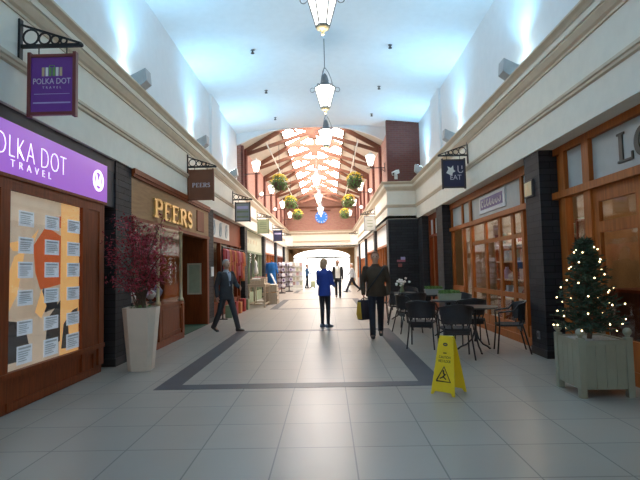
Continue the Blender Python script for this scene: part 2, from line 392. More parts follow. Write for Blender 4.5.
for sx, xw, nm in ((-1,-3.3,'l'), (1,2.25,'r')):
    for y in ([YV] if sx < 0 else []) + TY:
        mb = MB(); mb.box(min(xw,xw-sx*.1), max(xw,xw-sx*.1), y-.16 if y > YV else YV, y+.16, 4.45, 6.30)
        struct('trim_%d' % k, mb, M['brickd']); k += 1
# soffit over the shop recesses, back walls and floors of the shops
for sx, nm in ((-1,'left'),(1,'right')):
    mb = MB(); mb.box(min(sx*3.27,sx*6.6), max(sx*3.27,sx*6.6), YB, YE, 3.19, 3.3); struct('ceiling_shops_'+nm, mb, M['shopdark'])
    mb = MB(); mb.box(min(sx*6.5,sx*6.6), max(sx*6.5,sx*6.6), YB, YE, 0, 3.19); struct('wall_shops_'+nm, mb, M['shopwall'])
mb = MB(); mb.box(2.2,3.3,YJ,YE,3.19,3.3); struct('ceiling_shops_inner', mb, M['shopdark'])
ys = [7.45+5.85*i for i in range(6)]
for i, y in enumerate(ys):
    mb = MB(); mb.box(-6.5,-3.6,y+.2,y+.3,0,3.19); struct('wall_partition_left_%d' % (i+1), mb, M['shopwall'])
for i, y in enumerate((14.1, 23.0, 28.85, 34.7)):
    mb = MB(); mb.box(3.6 if i == 0 else 2.55,6.5,y+.2,y+.3,0,3.19); struct('wall_partition_right_%d' % (i+1), mb, M['shopwall'])

# end lobby and arched glazed entrance
YD = 42.0
mb = MB(); mb.box(-3.6,4.2,YE,YD+.3,3.19,3.3); struct('ceiling_lobby', mb, M['shopwall'])
mb = MB(); mb.box(-3.7,-3.4,YE,YD,0,3.2); struct('wall_lobby_left', mb, M['cream'])
mb = MB(); mb.box(2.3,2.6,YE,YD,0,3.2); struct('wall_lobby_right', mb, M['cream'])
def arch_pts():
    c = (-.53, 2.42); return [(c[0]+2.48*math.cos(R(a)), c[1]+.70*math.sin(R(a))) for a in range(0, 181, 12)]
ap = arch_pts(); mb = MB()
top = [(-.53+2.9*math.cos(R(a)), 3.25) for a in range(0,181,12)]
for i in range(len(ap)-1):
    mb.prism([ap[i], ap[i+1], top[i+1], top[i]], lambda x,z: (x,YD,z), lambda x,z: (x,YD+.25,z))
mb.box(-3.6,-3.01,YD,YD+.25,0,3.25); mb.box(1.95,2.7,YD,YD+.25,0,3.25)
struct('wall_entrance', mb, M['shopwall'])
mb = MB()
mb.box(-3.0,1.95,YD+.06,YD+.16,2.36,2.48)
for x in (-2.97,-1.75,-.53,.69,1.9): mb.box(x-.035,x+.035,YD+.06,YD+.16,0,2.4)
for a in (36,72,90,108,144): mb.bar((-.53,YD+.11,2.42), (-.53+2.46*math.cos(R(a)),YD+.11,2.42+.69*math.sin(R(a))), .05,.05)
struct('door_1', mb, M['black'])
mb = MB(); mb.box(-3.0,1.95,YD+.10,YD+.115,.05,2.38)
mb.prism([ap[0]]+ap[1:], lambda x,z: (x,YD+.1,z), lambda x,z: (x,YD+.11,z)); struct('window_2', mb, M['glass'])
mb = MB(); mb.box(-30,30,62,63,0,.05); struct('trim_%d' % k, mb, M['outside']); k += 1

# ------------------------------------------------------------------ pillars
def pillar(x0, x1, y0, y1, label, zt=3.18):
    t = thing('stone_pillar', label, 'pillar', ((x0+x1)/2,(y0+y1)/2,0), group='slate pillars between the shopfronts')
    mb = MB(); mb.box(x0,x1,y0,y1,0,zt); mb.build('shaft', M['slate'], t, world=True)
    mb = MB(); mb.box(x0-.012,x1+.012,y0-.012,y1+.012,0,.12); mb.build('plinth', M['black'], t, world=True)
    return t
pl = ['dark slate pillar beside the white tapered pot, left of the red leafed shrub',
      'dark slate pillar behind the man in the charcoal suit', 'dark slate pillar beside the pale wooden sales table',
      'dark slate pillar between the pale green fascia and the blue hanging garment', 'distant slate pillar behind the lilac china rack', 'farthest slate pillar on the left, beside the entrance doors']
for y, l in zip(ys, pl): pillar(-3.62,-3.28,y,y+.6,l)
pillar(3.28,3.62,7.45,8.0,'big dark slate pillar left of the fairy lit tree, with a gilt plaque')
pillar(3.28,3.62,13.8,14.55,'dark slate pillar at the far end of the cafe windows')
pillar(3.28,3.62,16.75,17.55,'dark slate pillar tucked beside the wide black pier')
t = pillar(2.22,3.62,YJ+.02,YJ+.62,'wide black slate pier facing the camera behind the cafe tables')
pillar(2.24,2.6,23.0,23.6,'slate pillar right of the head of the man in the brown jacket'); pillar(2.24,2.6,28.85,29.45,'distant slate pillar left of the head of the man in the brown jacket'); pillar(2.24,2.6,34.7,35.3,'farthest slate pillar on the right, by the entrance doors')

# ------------------------------------------------------------------ left: travel agent
t = thing('travel_shopfront', 'red brown timber travel agent front under the lit purple fascia', 'shopfront', (-3.34,4,0))
mb = MB()
for y0, y1 in ((2.6,2.75),(4.83,4.98),(6.48,6.62),(6.95,7.1)): mb.box(-3.46,-3.30,y0,y1,.12,2.44)
mb.box(-3.45,-3.31,6.62,6.95,.40,2.44)
mb.box(-3.46,-3.30,-1,7.1,2.32,2.46); mb.box(-3.46,-3.28,-1,7.1,.36,.42); mb.box(-3.47,-3.28,-1,7.15,2.44,2.475)
mb.build('window_frame', M['woodr'], t, world=True)
mb = MB(); mb.box(-3.46,-3.33,-1,7.1,.0,.36)
for y0, y1 in ((-.9,2.6),(2.75,4.82),(5.0,6.9)):
    mb.box(-3.33,-3.315,y0,y1,.30,.36); mb.box(-3.33,-3.315,y0,y1,.02,.10); mb.box(-3.33,-3.315,y0,y0+.07,.1,.3); mb.box(-3.33,-3.315,y1-.07,y1,.1,.3)
mb.build('base_panel', M['woodr'], t, world=True)
mb = MB(); mb.box(-3.322,-3.318,-1,6.5,.40,2.33); mb.build('window_pane', M['glass'], t, world=True)
mb = MB(); mb.box(-3.60,-3.30,-1,7.44,2.98,3.19); mb.box(-3.60,-3.31,7.17,7.44,2.44,3.1); mb.box(-3.60,-3.40,-1,7.2,2.44,3.0)
mb.build('fascia_backing', M['dusk'], t, world=True)
mb = MB(); mb.box(-3.40,-3.29,-1,7.17,2.475,3.03); f = mb.build('fascia_sign', M['purplel'], t, world=True)
Y_, Z_ = V((0,1,0)), V((0,0,1))
mb = MB()
put_text(mb, 'POLKA DOT', (-3.289,4.57,2.665), Y_, Z_, 1.45, .225, .004, 1.08, .03); mb.build('name_lettering', M['lit'], f, world=True)
mb = MB(); put_text(mb, 'TRAVEL', (-3.289,4.95,2.56), Y_, Z_, .74, .075, .004, 1.9, .022); mb.build('small_lettering', M['lit'], f, world=True)
mb = MB()
c = (6.88,2.76)
for q in (.125,.148): stroke(mb, arc(c[0],c[1],q,q,0,360,28), .014, (-3.289,0,0), Y_, Z_, .01)
stroke(mb, [(c[0]-.06,c[1]-.08),(c[0]-.05,c[1]+.07),(c[0],c[1]-.06),(c[0]+.05,c[1]+.07),(c[0]+.06,c[1]-.08)], .035, (-3.289,0,0), Y_, Z_, .01)
mb.build('roundel', M['lit'], f, world=True)
# printed picture panel behind the glass
t = thing('window_poster', 'large beige, red and orange picture panel behind the travel window glass', 'poster', (-3.3550,5.75,.42))
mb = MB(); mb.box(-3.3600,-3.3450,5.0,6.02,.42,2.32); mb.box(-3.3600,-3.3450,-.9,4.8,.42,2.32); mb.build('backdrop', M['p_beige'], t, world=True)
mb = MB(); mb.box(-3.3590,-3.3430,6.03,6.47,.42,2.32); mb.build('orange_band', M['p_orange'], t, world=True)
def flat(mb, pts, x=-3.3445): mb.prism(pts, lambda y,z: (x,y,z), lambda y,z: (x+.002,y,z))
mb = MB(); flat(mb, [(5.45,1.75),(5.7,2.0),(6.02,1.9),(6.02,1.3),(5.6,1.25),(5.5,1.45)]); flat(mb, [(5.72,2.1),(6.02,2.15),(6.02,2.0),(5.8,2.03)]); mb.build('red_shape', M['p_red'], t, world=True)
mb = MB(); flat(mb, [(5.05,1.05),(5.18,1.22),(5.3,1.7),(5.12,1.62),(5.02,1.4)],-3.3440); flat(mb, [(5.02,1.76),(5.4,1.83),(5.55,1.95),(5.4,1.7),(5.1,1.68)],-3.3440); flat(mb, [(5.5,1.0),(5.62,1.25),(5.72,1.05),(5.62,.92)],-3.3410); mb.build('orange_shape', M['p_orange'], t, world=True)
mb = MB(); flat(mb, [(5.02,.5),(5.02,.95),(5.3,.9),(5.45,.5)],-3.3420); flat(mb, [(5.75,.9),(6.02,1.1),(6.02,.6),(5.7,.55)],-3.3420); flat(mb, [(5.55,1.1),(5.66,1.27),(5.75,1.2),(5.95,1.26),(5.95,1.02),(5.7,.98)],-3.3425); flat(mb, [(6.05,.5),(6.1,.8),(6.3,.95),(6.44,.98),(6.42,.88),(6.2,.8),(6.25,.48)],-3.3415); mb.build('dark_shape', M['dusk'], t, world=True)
# offer sheets
rows = [(1.96,2.13),(1.66,1.84),(1.39,1.57),(1.09,1.26),(.77,.93),(.46,.66)]
def sheet(y0, y1, z0, z1, label):
    t = thing('offer_sheet', label, 'notice', (-3.3330,(y0+y1)/2,z0), group='offer sheets in the travel window')
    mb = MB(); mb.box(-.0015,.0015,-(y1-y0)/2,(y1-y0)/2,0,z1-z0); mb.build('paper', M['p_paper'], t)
    mb = MB(); w = (y1-y0)/2
    mb.box(.0015,.003,-w*.8,w*.8,(z1-z0)*.8,(z1-z0)*.9)
    for q in (.16,.28,.40,.52,.64): mb.box(.0015,.003,-w*.8,w*random.uniform(.1,.8),(z1-z0)*q,(z1-z0)*(q+.05))
    mb.build('print', M['ink'], t)
rn = ['top','second','third','fourth','fifth','bottom']
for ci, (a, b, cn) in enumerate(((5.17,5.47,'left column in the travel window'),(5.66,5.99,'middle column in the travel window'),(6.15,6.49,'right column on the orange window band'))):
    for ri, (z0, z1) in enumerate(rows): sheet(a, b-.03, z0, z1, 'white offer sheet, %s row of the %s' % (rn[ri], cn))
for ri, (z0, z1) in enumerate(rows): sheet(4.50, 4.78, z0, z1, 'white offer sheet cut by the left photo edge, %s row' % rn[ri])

# ------------------------------------------------------------------ left: jeweller's front
t = thing('jeweller_shopfront', 'brown timber jeweller front with gilt letters and a recessed doorway', 'shopfront', (-3.4,10.6,0))
mb = MB(); mb.box(-3.46,-3.28,8.05,13.3,2.36,3.05); f = mb.build('fascia', M['woodm'], t, world=True)
mb = MB(); mb.box(-3.5,-3.24,8.05,13.3,3.05,3.12); mb.box(-3.5,-3.22,8.05,13.3,3.10,3.19); mb.box(-3.48,-3.25,8.05,13.3,2.30,2.37); mb.box(-3.285,-3.262,12.1,12.75,2.45,2.97)
mb.build('cornice', M['woodr'], f, world=True)
mb = MB(); y = 9.05
for ch, w in zip('PEERS', (.46,.46,.46,.50,.44)):
    serif(mb, ch, (-3.28,y,2.47), Y_, Z_, w, .36, .035); y += w+.06
mb.build('lettering', M['gold'], f, world=True)
mb = MB(); mb.box(-4.1,-3.20,8.05,10.62,.10,.74); mb.box(-4.1,-3.17,8.05,10.66,.74,.80); mb.box(-4.1,-3.17,8.05,10.65,0,.12)
for y0, y1 in ((8.15,9.05),(9.3,10.5)):
    for a in ((y0,y1,.66,.70),(y0,y1,.18,.22),(y0,y0+.05,.22,.66),(y1-.05,y1,.22,.66)): mb.box(-3.205,-3.185,*a)
for y in (9.15,10.58): mb.box(-3.205,-3.165,y-.07,y+.07,.12,.74)
mb.build('counter_base', M['woodr'], t, world=True)
for y in (9.15,10.58):
    mb = MB(); mb.lathe([(.06,.80),(.06,.84),(.035,.88),(.03,1.2),(.034,1.5),(.03,1.8),(.034,2.1),(.03,2.22),(.05,2.28),(.05,2.31)], (-3.22,y,0), 10)
    mb.build('column', M['brass'], t, world=True, smooth=True)
mb = MB(); mb.box(-3.225,-3.22,8.05,10.58,.80,2.31); mb.box(-4.1,-3.22,10.58,10.585,.80,2.31); mb.build('window_pane', M['glass'], t, world=True)
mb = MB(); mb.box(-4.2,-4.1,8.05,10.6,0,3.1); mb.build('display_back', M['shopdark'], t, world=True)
mb = MB(); mb.box(-3.62,-3.27,13.2,13.3,0,2.36); mb.box(-5.2,-3.62,13.2,13.3,0,3.1); mb.build('side_panel', M['woodr'], t, world=True)
mb = MB(); mb.box(-5.2,-5.12,10.6,13.2,0,3.1); mb.build('door_back', M['woodd'], t, world=True)
mb = MB(); mb.box(-3.42,-3.27,13.12,13.2,0,2.36); mb.build('door_jamb', M['woodr'], t, world=True)
mb = MB(); mb.box(-4.08,-3.30,8.3,10.5,1.35,1.365); mb.build('glass_shelf', M['glass'], t, world=True)
for i, (y, z, h) in enumerate(((8.5,.80,.34),(8.9,.80,.26),(9.45,.80,.40),(9.85,.80,.30),(10.25,.80,.36),(9.6,1.365,.24),(10.1,1.365,.28))):
    t = thing('display_bust', 'pale jewellery bust in the %s window, %s on the %s' % ('jeweller', ['first','second','third','fourth','fifth','first','second'][i], 'counter' if i < 5 else 'glass shelf'), 'display stand', (-3.62,y,z), group='busts in the jeweller window')
    mb = MB(); mb.lathe([(.07,0),(.07,.015),(.03,.03),(.028,h*.3)], n=10); mb.build('foot', M['black'], t, smooth=True)
    mb = MB(); mb.lathe([(.05,h*.28),(.10,h*.5),(.11,h*.66),(.06,h*.85),(.04,h)], n=12); mb.build('bust', M['lilac'] if i in (2,4) else M['whitesign'], t, smooth=True)
t = thing('notice_board', 'framed grey green board on the timber side of the jeweller doorway', 'notice board', (-3.64,13.19,.95))
mb = MB(); mb.box(-.17,.17,-.025,0,-.12,.68); mb.build('board', M['board'], t)
mb = MB()
for a in ((-.19,.19,.66,.70),(-.19,.19,-.14,-.10),(-.19,-.15,-.14,.70),(.15,.19,-.14,.70)): mb.box(a[0],a[1],-.04,0,a[2],a[3])
mb.build('frame', M['lightwood'], t)
mb = MB(); mb.box(-4.8,-3.25,10.75,13.1,.0,.014); tag(mb.build('doormat', M['mat_g'], bevel=.006), 'dark green mat in the jeweller doorway', 'doormat')
mb = MB(); mb.box(-3.28,-3.265,13.55,13.85,1.28,1.55); tag(mb.build('wall_notice', M['whitesign']), 'small white notice on the slate pillar behind the man in the suit', 'notice')

# ------------------------------------------------------------------ left: shops further along
def simple_front(name, label, y0, y1, xf, frame, fasc, posts, zf0=2.4, base=.45, sgn=-1, zf1=3.195):
    t = thing(name, label, 'shopfront', (xf,(y0+y1)/2,0))
    xi = xf + sgn*.12; lo, hi = min(xf,xi), max(xf,xi)
    mb = MB(); mb.box(lo,hi,y0,y1,zf0,zf1); f = mb.build('fascia', fasc, t, world=True)
    mb = MB()
    for y in posts: mb.box(lo,hi,y-.055,y+.055,0,zf0)
    e = xf - sgn*.02
    mb.box(min(e,xi),max(e,xi),y0,y1,zf0-.08,zf0); mb.box(min(e,xi),max(e,xi),y0,y1,zf1-.05,zf1)
    mb.build('frame', frame, t, world=True)
    if base:
        mb = MB(); mb.box(lo,hi,y0,y1,0,base); mb.build('base_panel', frame, t, world=True)
    g = xf + sgn*.07
    mb = MB(); mb.box(g-.004,g+.004,y0,y1,base,zf0-.06); mb.build('window_pane', M['glass'], t, world=True)
    return t, f
t, f = simple_front('gift_shopfront', 'timber gift shop front with white fascia behind red goods', 13.95, 19.1, -3.45, M['woodr'], M['woodr'], (14.05,15.6,17.2,18.4,19.0))
mb = MB(); mb.box(-3.45,-3.438,14.15,16.9,2.47,3.03); mb.build('fascia_panel', M['whitesign'], f, world=True)
for y in (14.6,15.5,16.4):
    mb = MB(); stroke(mb, arc(0,0,.16,.2,0,360,14), .06, (-3.438,y,2.75), Y_, Z_, .01); stroke(mb, [(-.1,-.2),(.12,.22)], .05, (-3.438,y,2.75), Y_, Z_, .012)
    mb.build('fascia_pattern', M['ink'], f, world=True)
cols = [M['cloth_r'],M['cloth_p'],M['cloth_o'],M['cloth_r'],M['cloth_o'],M['cloth_r'],M['cloth_p'],M['cloth_r'],M['cloth_o']]
t = thing('garment_rail', 'dark rail of red and orange clothes in front of the gift shop', 'clothes rail', (-3.12,16.2,0))
mb = MB(); mb.tube([(0,-1.9,0.02),(0,-1.9,2.15),(0,1.9,2.15),(0,1.9,.02)], .018, 8); mb.build('rail', M['black'], t)
for y in (-1.9,1.9):
    mb = MB(); mb.tube([(-.1,y,.015),(.14,y,.015)], .015, 6); mb.build('foot', M['black'], t)
def garment(y, z, h, w, m, label, grp, x=-3.12, rot=0):
    t = thing('hanging_garment', label, 'garment', (x,y,z), rot, group=grp)
    mb = MB(); prof = [(w*.30,0),(w*.5,-.07),(w*.42,-h*.35),(w*.46,-h*.7),(w*.54,-h)]
    mb.rings([[(a*.32*math.sin(q)*(1+.15*math.sin(3*q+a*9)), a*math.cos(q), zz) for q in [2*math.pi*k/18 for k in range(18)]] for a, zz in prof]); mb.build('body', m, t, smooth=True)
    mb = MB()
    for s in (-1,1): mb.capsule((0,s*w*.46,-.06),(.02,s*w*.62,-h*.45), .05, .045, 8)
    mb.build('sleeves', m, t, smooth=True)
    mb = MB(); mb.tube([(0,0,-.02),(0,0,.035),(.0,.02,.055)], .006, 5); mb.build('hook', M['grey'], t)
cn = ['red','pink','orange','red','orange','red','pink','red','orange']
on = ['first','second','third','fourth','fifth','sixth','seventh','eighth','ninth']
for i in range(9): garment(14.55+.41*i, 2.10, .85+.1*(i%3), .34, cols[i], '%s garment on the gift shop rail, %s from the near end' % (cn[i], on[i]), 'clothes on the gift shop rail')
for i in range(5):
    t = thing('gift_bag', '%s gift bag on the floor under the clothes rail, %s from the near end' % (['green','red','orange','red','green'][i], on[i]), 'bag', (-3.04,14.9+.75*i,0), group='gift bags below the rail')
    h = .38+.06*(i%2); mb = MB(); mb.prism([(-.16,0),(.16,0),(.19,h),(-.19,h)], lambda y,z: (-.1,y,z), lambda y,z: (.1,y,z)); mb.build('bag', [M['greenpaint'],M['cloth_r'],M['cloth_o'],M['cloth_r'],M['greenpaint']][i], t, bevel=.008)
    mb = MB(); mb.tube([(.1,-.07,h),(.1,-.06,h+.12),(.1,.06,h+.12),(.1,.07,h)], .006, 5); mb.build('handle', M['black'], t)

t, f = simple_front('green_shopfront', 'green painted shop front with pale cream green fascia', 19.75, 25.0, -3.42, M['greenpaint'], M['palegreen'], (19.85,21.2,22.6,23.9,24.9), zf0=2.28)
mb = MB()
for y, w in ((20.6,.5),(21.4,.35),(22.1,.6),(23.0,.4)): stroke(mb, [(0,0),(w*.3,.22),(w*.6,.02),(w,.2)], .05, (-3.42,y,2.62), Y_, Z_, .01)
mb.build('lettering', M['tan'], f, world=True)
t, f = simple_front('wooden_shopfront', 'timber shop front with bright white fascia behind the blue garment', 25.65, 30.8, -3.42, M['wood'], M['white'], (25.8,27.0,28.2,29.4,30.7))
t, f = simple_front('far_shopfront', 'distant timber shop front by the entrance with white fascia', 31.5, 36.65, -3.42, M['woodr'], M['white'], (31.6,32.8,34.0,35.2,36.5))
t, f = simple_front('corner_shopfront', 'last timber shop front on the left before the entrance', 37.35, 38.95, -3.42, M['woodr'], M['white'], (37.45,38.85))

# sales table outside the green shop
t = thing('sales_table', 'tall pale wooden sales table outside the green shop', 'table', (-2.75,19.3,0))
mb = MB(); mb.box(-.34,.34,-.75,.75,.86,.90); mb.build('tabletop', M['lightwood'], t, bevel=.006)
for sx in (-1,1):
    for sy in (-1,1):
        mb = MB(); mb.box(sx*.30-.03,sx*.30+.03,sy*.70-.03,sy*.70+.03,0,.86); mb.build('leg', M['lightwood'], t)
mb = MB()
for sy in (-1,1): mb.box(-.27,.27,sy*.70-.02,sy*.70+.02,.10,.15); mb.box(-.27,.27,sy*.70-.02,sy*.70+.02,.78,.86)
for sx in (-1,1): mb.box(sx*.30-.02,sx*.30+.02,-.67,.67,.78,.86); mb.box(sx*.30-.02,sx*.30+.02,-.67,.67,.10,.15)
mb.build('stretchers', M['lightwood'], t)
def crate(x, y, z, w, d, h, m, label):
    t = thing('display_crate', label, 'crate', (x,y,z), group='crates of goods outside the green shop')
    mb = MB()
    mb.box(-w/2,w/2,-d/2,d/2,0,.02)
    for q in range(3):
        z0 = h*(q/3)+.005; z1 = h*((q+.8)/3)
        mb.box(-w/2,w/2,-d/2,-d/2+.015,z0,z1); mb.box(-w/2,w/2,d/2-.015,d/2,z0,z1); mb.box(-w/2,-w/2+.015,-d/2,d/2,z0,z1); mb.box(w/2-.015,w/2,-d/2,d/2,z0,z1)
    mb.build('crate', M['lightwood'], t)
    mb = MB()
    for q in range(7): mb.ell((random.uniform(-.3,.3)*w, random.uniform(-.34,.34)*d, h*.8), (w*.2,d*.16,.06), 9, 6)
    mb.build('goods', m, t, smooth=True)['kind'] = 'stuff'
crate(-2.75,18.9,.90,.56,.42,.2,M['whitesign'],'slatted crate of white goods on the near half of the sales table')
crate(-2.75,19.5,.90,.56,.5,.26,M['cloth_p'],'slatted crate of pinkish goods on the far half of the sales table')
crate(-2.45,20.7,.0,.6,.9,.52,M['orange'],'deep slatted crate with orange goods on the floor behind the sales table')
crate(-2.45,20.7,.53,.56,.8,.3,M['whitesign'],'slatted crate of white goods stacked on the deep floor crate')
t = thing('sign_easel', 'tilted white notice board leaning on the crates by the sales table', 'sign', (-2.28,20.15,.86))
mb = MB(); mb.obox((0,0,.2),(0,1,0),V((-.45,0,1)).normalized(),V((1,0,.45)).normalized(),.24,.24,.012); mb.build('board', M['paper'], t)
t = thing('shop_figurine', 'white and pink figurine on a thin post beside the green shop door', 'ornament', (-3.05,20.5,0))
mb = MB(); mb.lathe([(.12,0),(.12,.03),(.02,.05),(.018,1.25)], n=10); mb.build('post', M['lightwood'], t)
mb = MB(); mb.lathe([(.03,1.24),(.11,1.3),(.08,1.5),(.05,1.62),(.07,1.7),(.05,1.8),(.01,1.84)], n=12); mb.build('figure', M['whitesign'], t, smooth=True)
garment(25.3, 1.82, 1.2, .66, M['clothb'], 'bright blue garment hanging outside the timber shop', 'blue clothes', x=-2.95, rot=R(55))
t = thing('garment_stand', 'thin black stand holding the bright blue garment', 'clothes stand', (-2.95,25.3,0))
mb = MB(); mb.tube([(0,0,.02),(0,0,1.95)], .015, 8); mb.tube([(0,-.25,1.87),(0,.25,1.87)], .012, 6); mb.build('post', M['black'], t)
mb = MB(); mb.lathe([(.22,0),(.22,.02),(.03,.04)], n=14); mb.build('base', M['black'], t)
# revolving racks with lilac china
def rack(x, y, label):
    t = thing('revolving_rack', label, 'rack', (x,y,0))
    mb = MB(); mb.lathe([(.25,0),(.25,.05),(.05,.09),(.03,.12),(.03,1.8)], n=14); mb.build('post', M['dusk'], t)
    for i in range(5):
        mb = MB(); z = .32+.32*i; mb.lathe([(.27,z),(.27,z+.02)], n=16); mb.build('shelf', M['dusk'], t)
    return t
rack(-2.85,29.6,'revolving rack of lilac china, nearer of the two'); rack(-2.55,31.6,'revolving rack of lilac china, farther of the two')
n = 0
for rx_, ry_, nm in ((-2.85,29.6,'nearer'),(-2.55,31.6,'farther')):
    for i in range(5):
        for a in range(4):
            q = a*math.pi/2 - .9
            t = thing('china_plate', 'lilac and white china piece standing on the %s revolving rack' % nm, 'plate', (rx_+.19*math.cos(q), ry_+.19*math.sin(q), .34+.32*i), q, group='lilac china on the %s rack' % nm)
            mb = MB(); mb.ell((0,0,.14), (.03,.14,.14), 14, 8); mb.build('plate', M['china'], t, smooth=True)
            mb = MB(); mb.ell((.028,0,.14), (.008,.075,.075), 10, 5); mb.build('motif', M['purpleink'] if (i+a)%2 else M['whitesign'], t, smooth=True)
# white card display
t = thing('card_display', 'tall white card display near the entrance, left', 'display stand', (-2.35,33.4,0))
mb = MB(); mb.box(-.62,.62,0,.10,0,1.95); mb.box(-.62,.62,-.3,.0,0,.12); mb.build('back_panel', M['whitesign'], t)
mb = MB()
for i in range(5): mb.box(-.6,.6,-.14,0,.35+.32*i,.37+.32*i)
mb.build('shelves', M['whitesign'], t)
for i in range(5):
    for j in range(5):
        mb = MB(); mb.box(-.08,.08,-.008,.008,0,.22); o = mb.build('greeting_card', [M['card_beige'],M['paper'],M['card_pink'],M['china'],M['palegreen']][(i*2+j)%5])
        o.location = (-2.35-.48+.24*j, 33.4-.06, .37+.32*i+.001); tag(o, '%s greeting card on the white card display, shelf %s' % (['beige','pale grey','pink','pale lilac','pale green'][(i*2+j)%5], ['one lowest','two','three in the middle','four','five topmost'][i]) , 'card', 'cards on the display, shelf %d' % (i+1))

# ------------------------------------------------------------------ right: shops
nX = V((0,-1,0))
def rbox(mb, y0, y1, z0, z1, x0=3.50, x1=3.60): mb.box(x0,x1,y0,y1,z0,z1)
t = thing('near_shopfront', 'orange timber shop front with dark LO lettering at the right edge', 'shopfront', (3.54,5,0))
mb = MB()
rbox(mb,-1,7.45,3.08,3.20); rbox(mb,-1,7.45,2.40,2.50,3.46); rbox(mb,7.12,7.25,0,3.1); rbox(mb,6.45,6.62,0,3.1); rbox(mb,3.4,3.55,0,3.1)
rbox(mb,6.95,7.12,.0,.40); rbox(mb,-1,6.45,0,.16); rbox(mb,7.25,7.45,0,3.1,3.56)
mb.build('frame', M['wood'], t, world=True)
mb = MB(); mb.box(3.56,3.59,6.62,7.12,2.5,3.08); mb.box(3.56,3.59,-1,6.45,2.5,3.08); f = mb.build('fascia', M['grey_panel'], t, world=True)
mb = MB(); serif(mb,'L',(3.56,5.88,2.62),nX,Z_,.30,.36,.015); serif(mb,'O',(3.56,5.55,2.62),nX,Z_,.36,.34,.015); mb.build('lettering', M['signblack'], f, world=True)
for y0, y1 in ((5.42,6.46),(4.38,5.42)):
    mb = MB()
    for a in ((y0,y0+.14,.16,2.40),(y1-.14,y1,.16,2.40),(y0,y1,2.22,2.40),(y0,y1,1.82,1.96),(y0,y1,.16,.50)): rbox(mb,*a,3.53,3.58)
    d = mb.build('door_leaf', M['wood'], t, world=True)
    mb = MB(); mb.box(3.553,3.558,y0+.1,y1-.1,.45,2.3); mb.build('door_pane', M['glass'], d, world=True)
    mb = MB(); mb.tube([(3.50,y0+.07,1.0),(3.49,y0+.07,1.05),(3.49,y0+.07,1.25),(3.50,y0+.07,1.3)], .012, 6); mb.build('door_handle', M['brass'], d, world=True)
for a, b in ((6.62,7.12),(-1,3.4)):
    mb = MB(); mb.box(3.555,3.56,a,b,.3,2.42); mb.build('side_pane', M['glass'], t, world=True)

t = thing('cafe_shopfront', 'orange timber cafe front with grey fascia and framed purple sign', 'shopfront', (3.54,10.9,0))
mb = MB()
rbox(mb,8.0,13.85,3.02,3.20); rbox(mb,8.0,13.85,2.40,2.50,3.47)
for y, w in ((8.08,.16),(8.78,.10),(11.95,.14),(12.65,.12),(13.75,.12)): rbox(mb,y-w/2,y+w/2,0,3.1,3.52,3.59)
rbox(mb,8.0,13.85,0,.14); rbox(mb,8.78,12.0,.80,.90,3.535,3.575)
for y in (9.3,10.0,10.9): rbox(mb,y-.06,y+.06,.14,2.42,3.535,3.575)
rbox(mb,8.8,12.0,1.92,2.0,3.535,3.575); rbox(mb,12.65,13.75,.14,.9); rbox(mb,8.08,12.0,.14,.34,3.54,3.58)
mb.build('frame', M['wood'], t, world=True)
mb = MB(); mb.box(3.56,3.59,8.1,12.0,2.5,3.02); mb.box(3.56,3.59,12.1,13.75,2.5,3.02); f = mb.build('fascia', M['grey_panel'], t, world=True)
mb = MB(); mb.box(3.535,3.56,9.62,11.25,2.60,2.98); s_ = mb.build('sign_board', M['white'], f, world=True)
mb = MB(); mb.box(3.528,3.536,9.74,11.13,2.68,2.92); mb.build('sign_panel', M['purpleink'], s_, world=True)
mb = MB(); y = 11.06
for q in range(7): stroke(mb, arc(.07,.08,.055,.07,40+25*q,330+11*q,9), .022, (3.528,y,2.72), nX, Z_, .006); y -= .185
mb.build('sign_scrollwork', M['whitesign'], s_, world=True)
mb = MB(); mb.box(3.553,3.558,8.1,13.7,.14,2.42); mb.build('window_pane', M['glass'], t, world=True)
t = thing('small_shopfront', 'narrow timber front between two slate pillars before the black pier', 'shopfront', (3.54,15.6,0))
mb = MB(); rbox(mb,14.55,16.75,3.0,3.20); rbox(mb,14.55,16.75,2.42,2.5)
for y in (14.62,15.3,16.0,16.68): rbox(mb,y-.06,y+.06,0,3.1)
rbox(mb,14.55,16.75,0,.5); mb.build('frame', M['woodr'], t, world=True)
mb = MB(); mb.box(3.56,3.59,14.6,16.7,2.5,3.02); mb.build('fascia', M['grey_panel'], t, world=True)
mb = MB(); mb.box(3.553,3.558,14.6,16.7,.5,2.42); mb.build('window_pane', M['glass'], t, world=True)
for nm, lb, y0, y1 in (('panelled_shopfront','timber panelled front with white fascia beyond the black pier',18.25,22.95),('middle_shopfront','timber front with white fascia behind the head of the man in brown',23.65,28.8),('lit_shopfront','distant timber front with white fascia, third beyond the black pier',29.5,34.65),('last_shopfront','last timber front with white fascia beside the entrance, right',35.35,38.9)):
    n_ = int((y1-y0)/.9); simple_front(nm, lb, y0, y1, 2.36, M['wood'], M['litw'] if nm=='lit_shopfront' else M['white'], [y0+.06+(y1-y0-.12)*i/n_ for i in range(n_+1)], zf0=2.12 if nm=='lit_shopfront' else 2.35, base=.7, sgn=1)
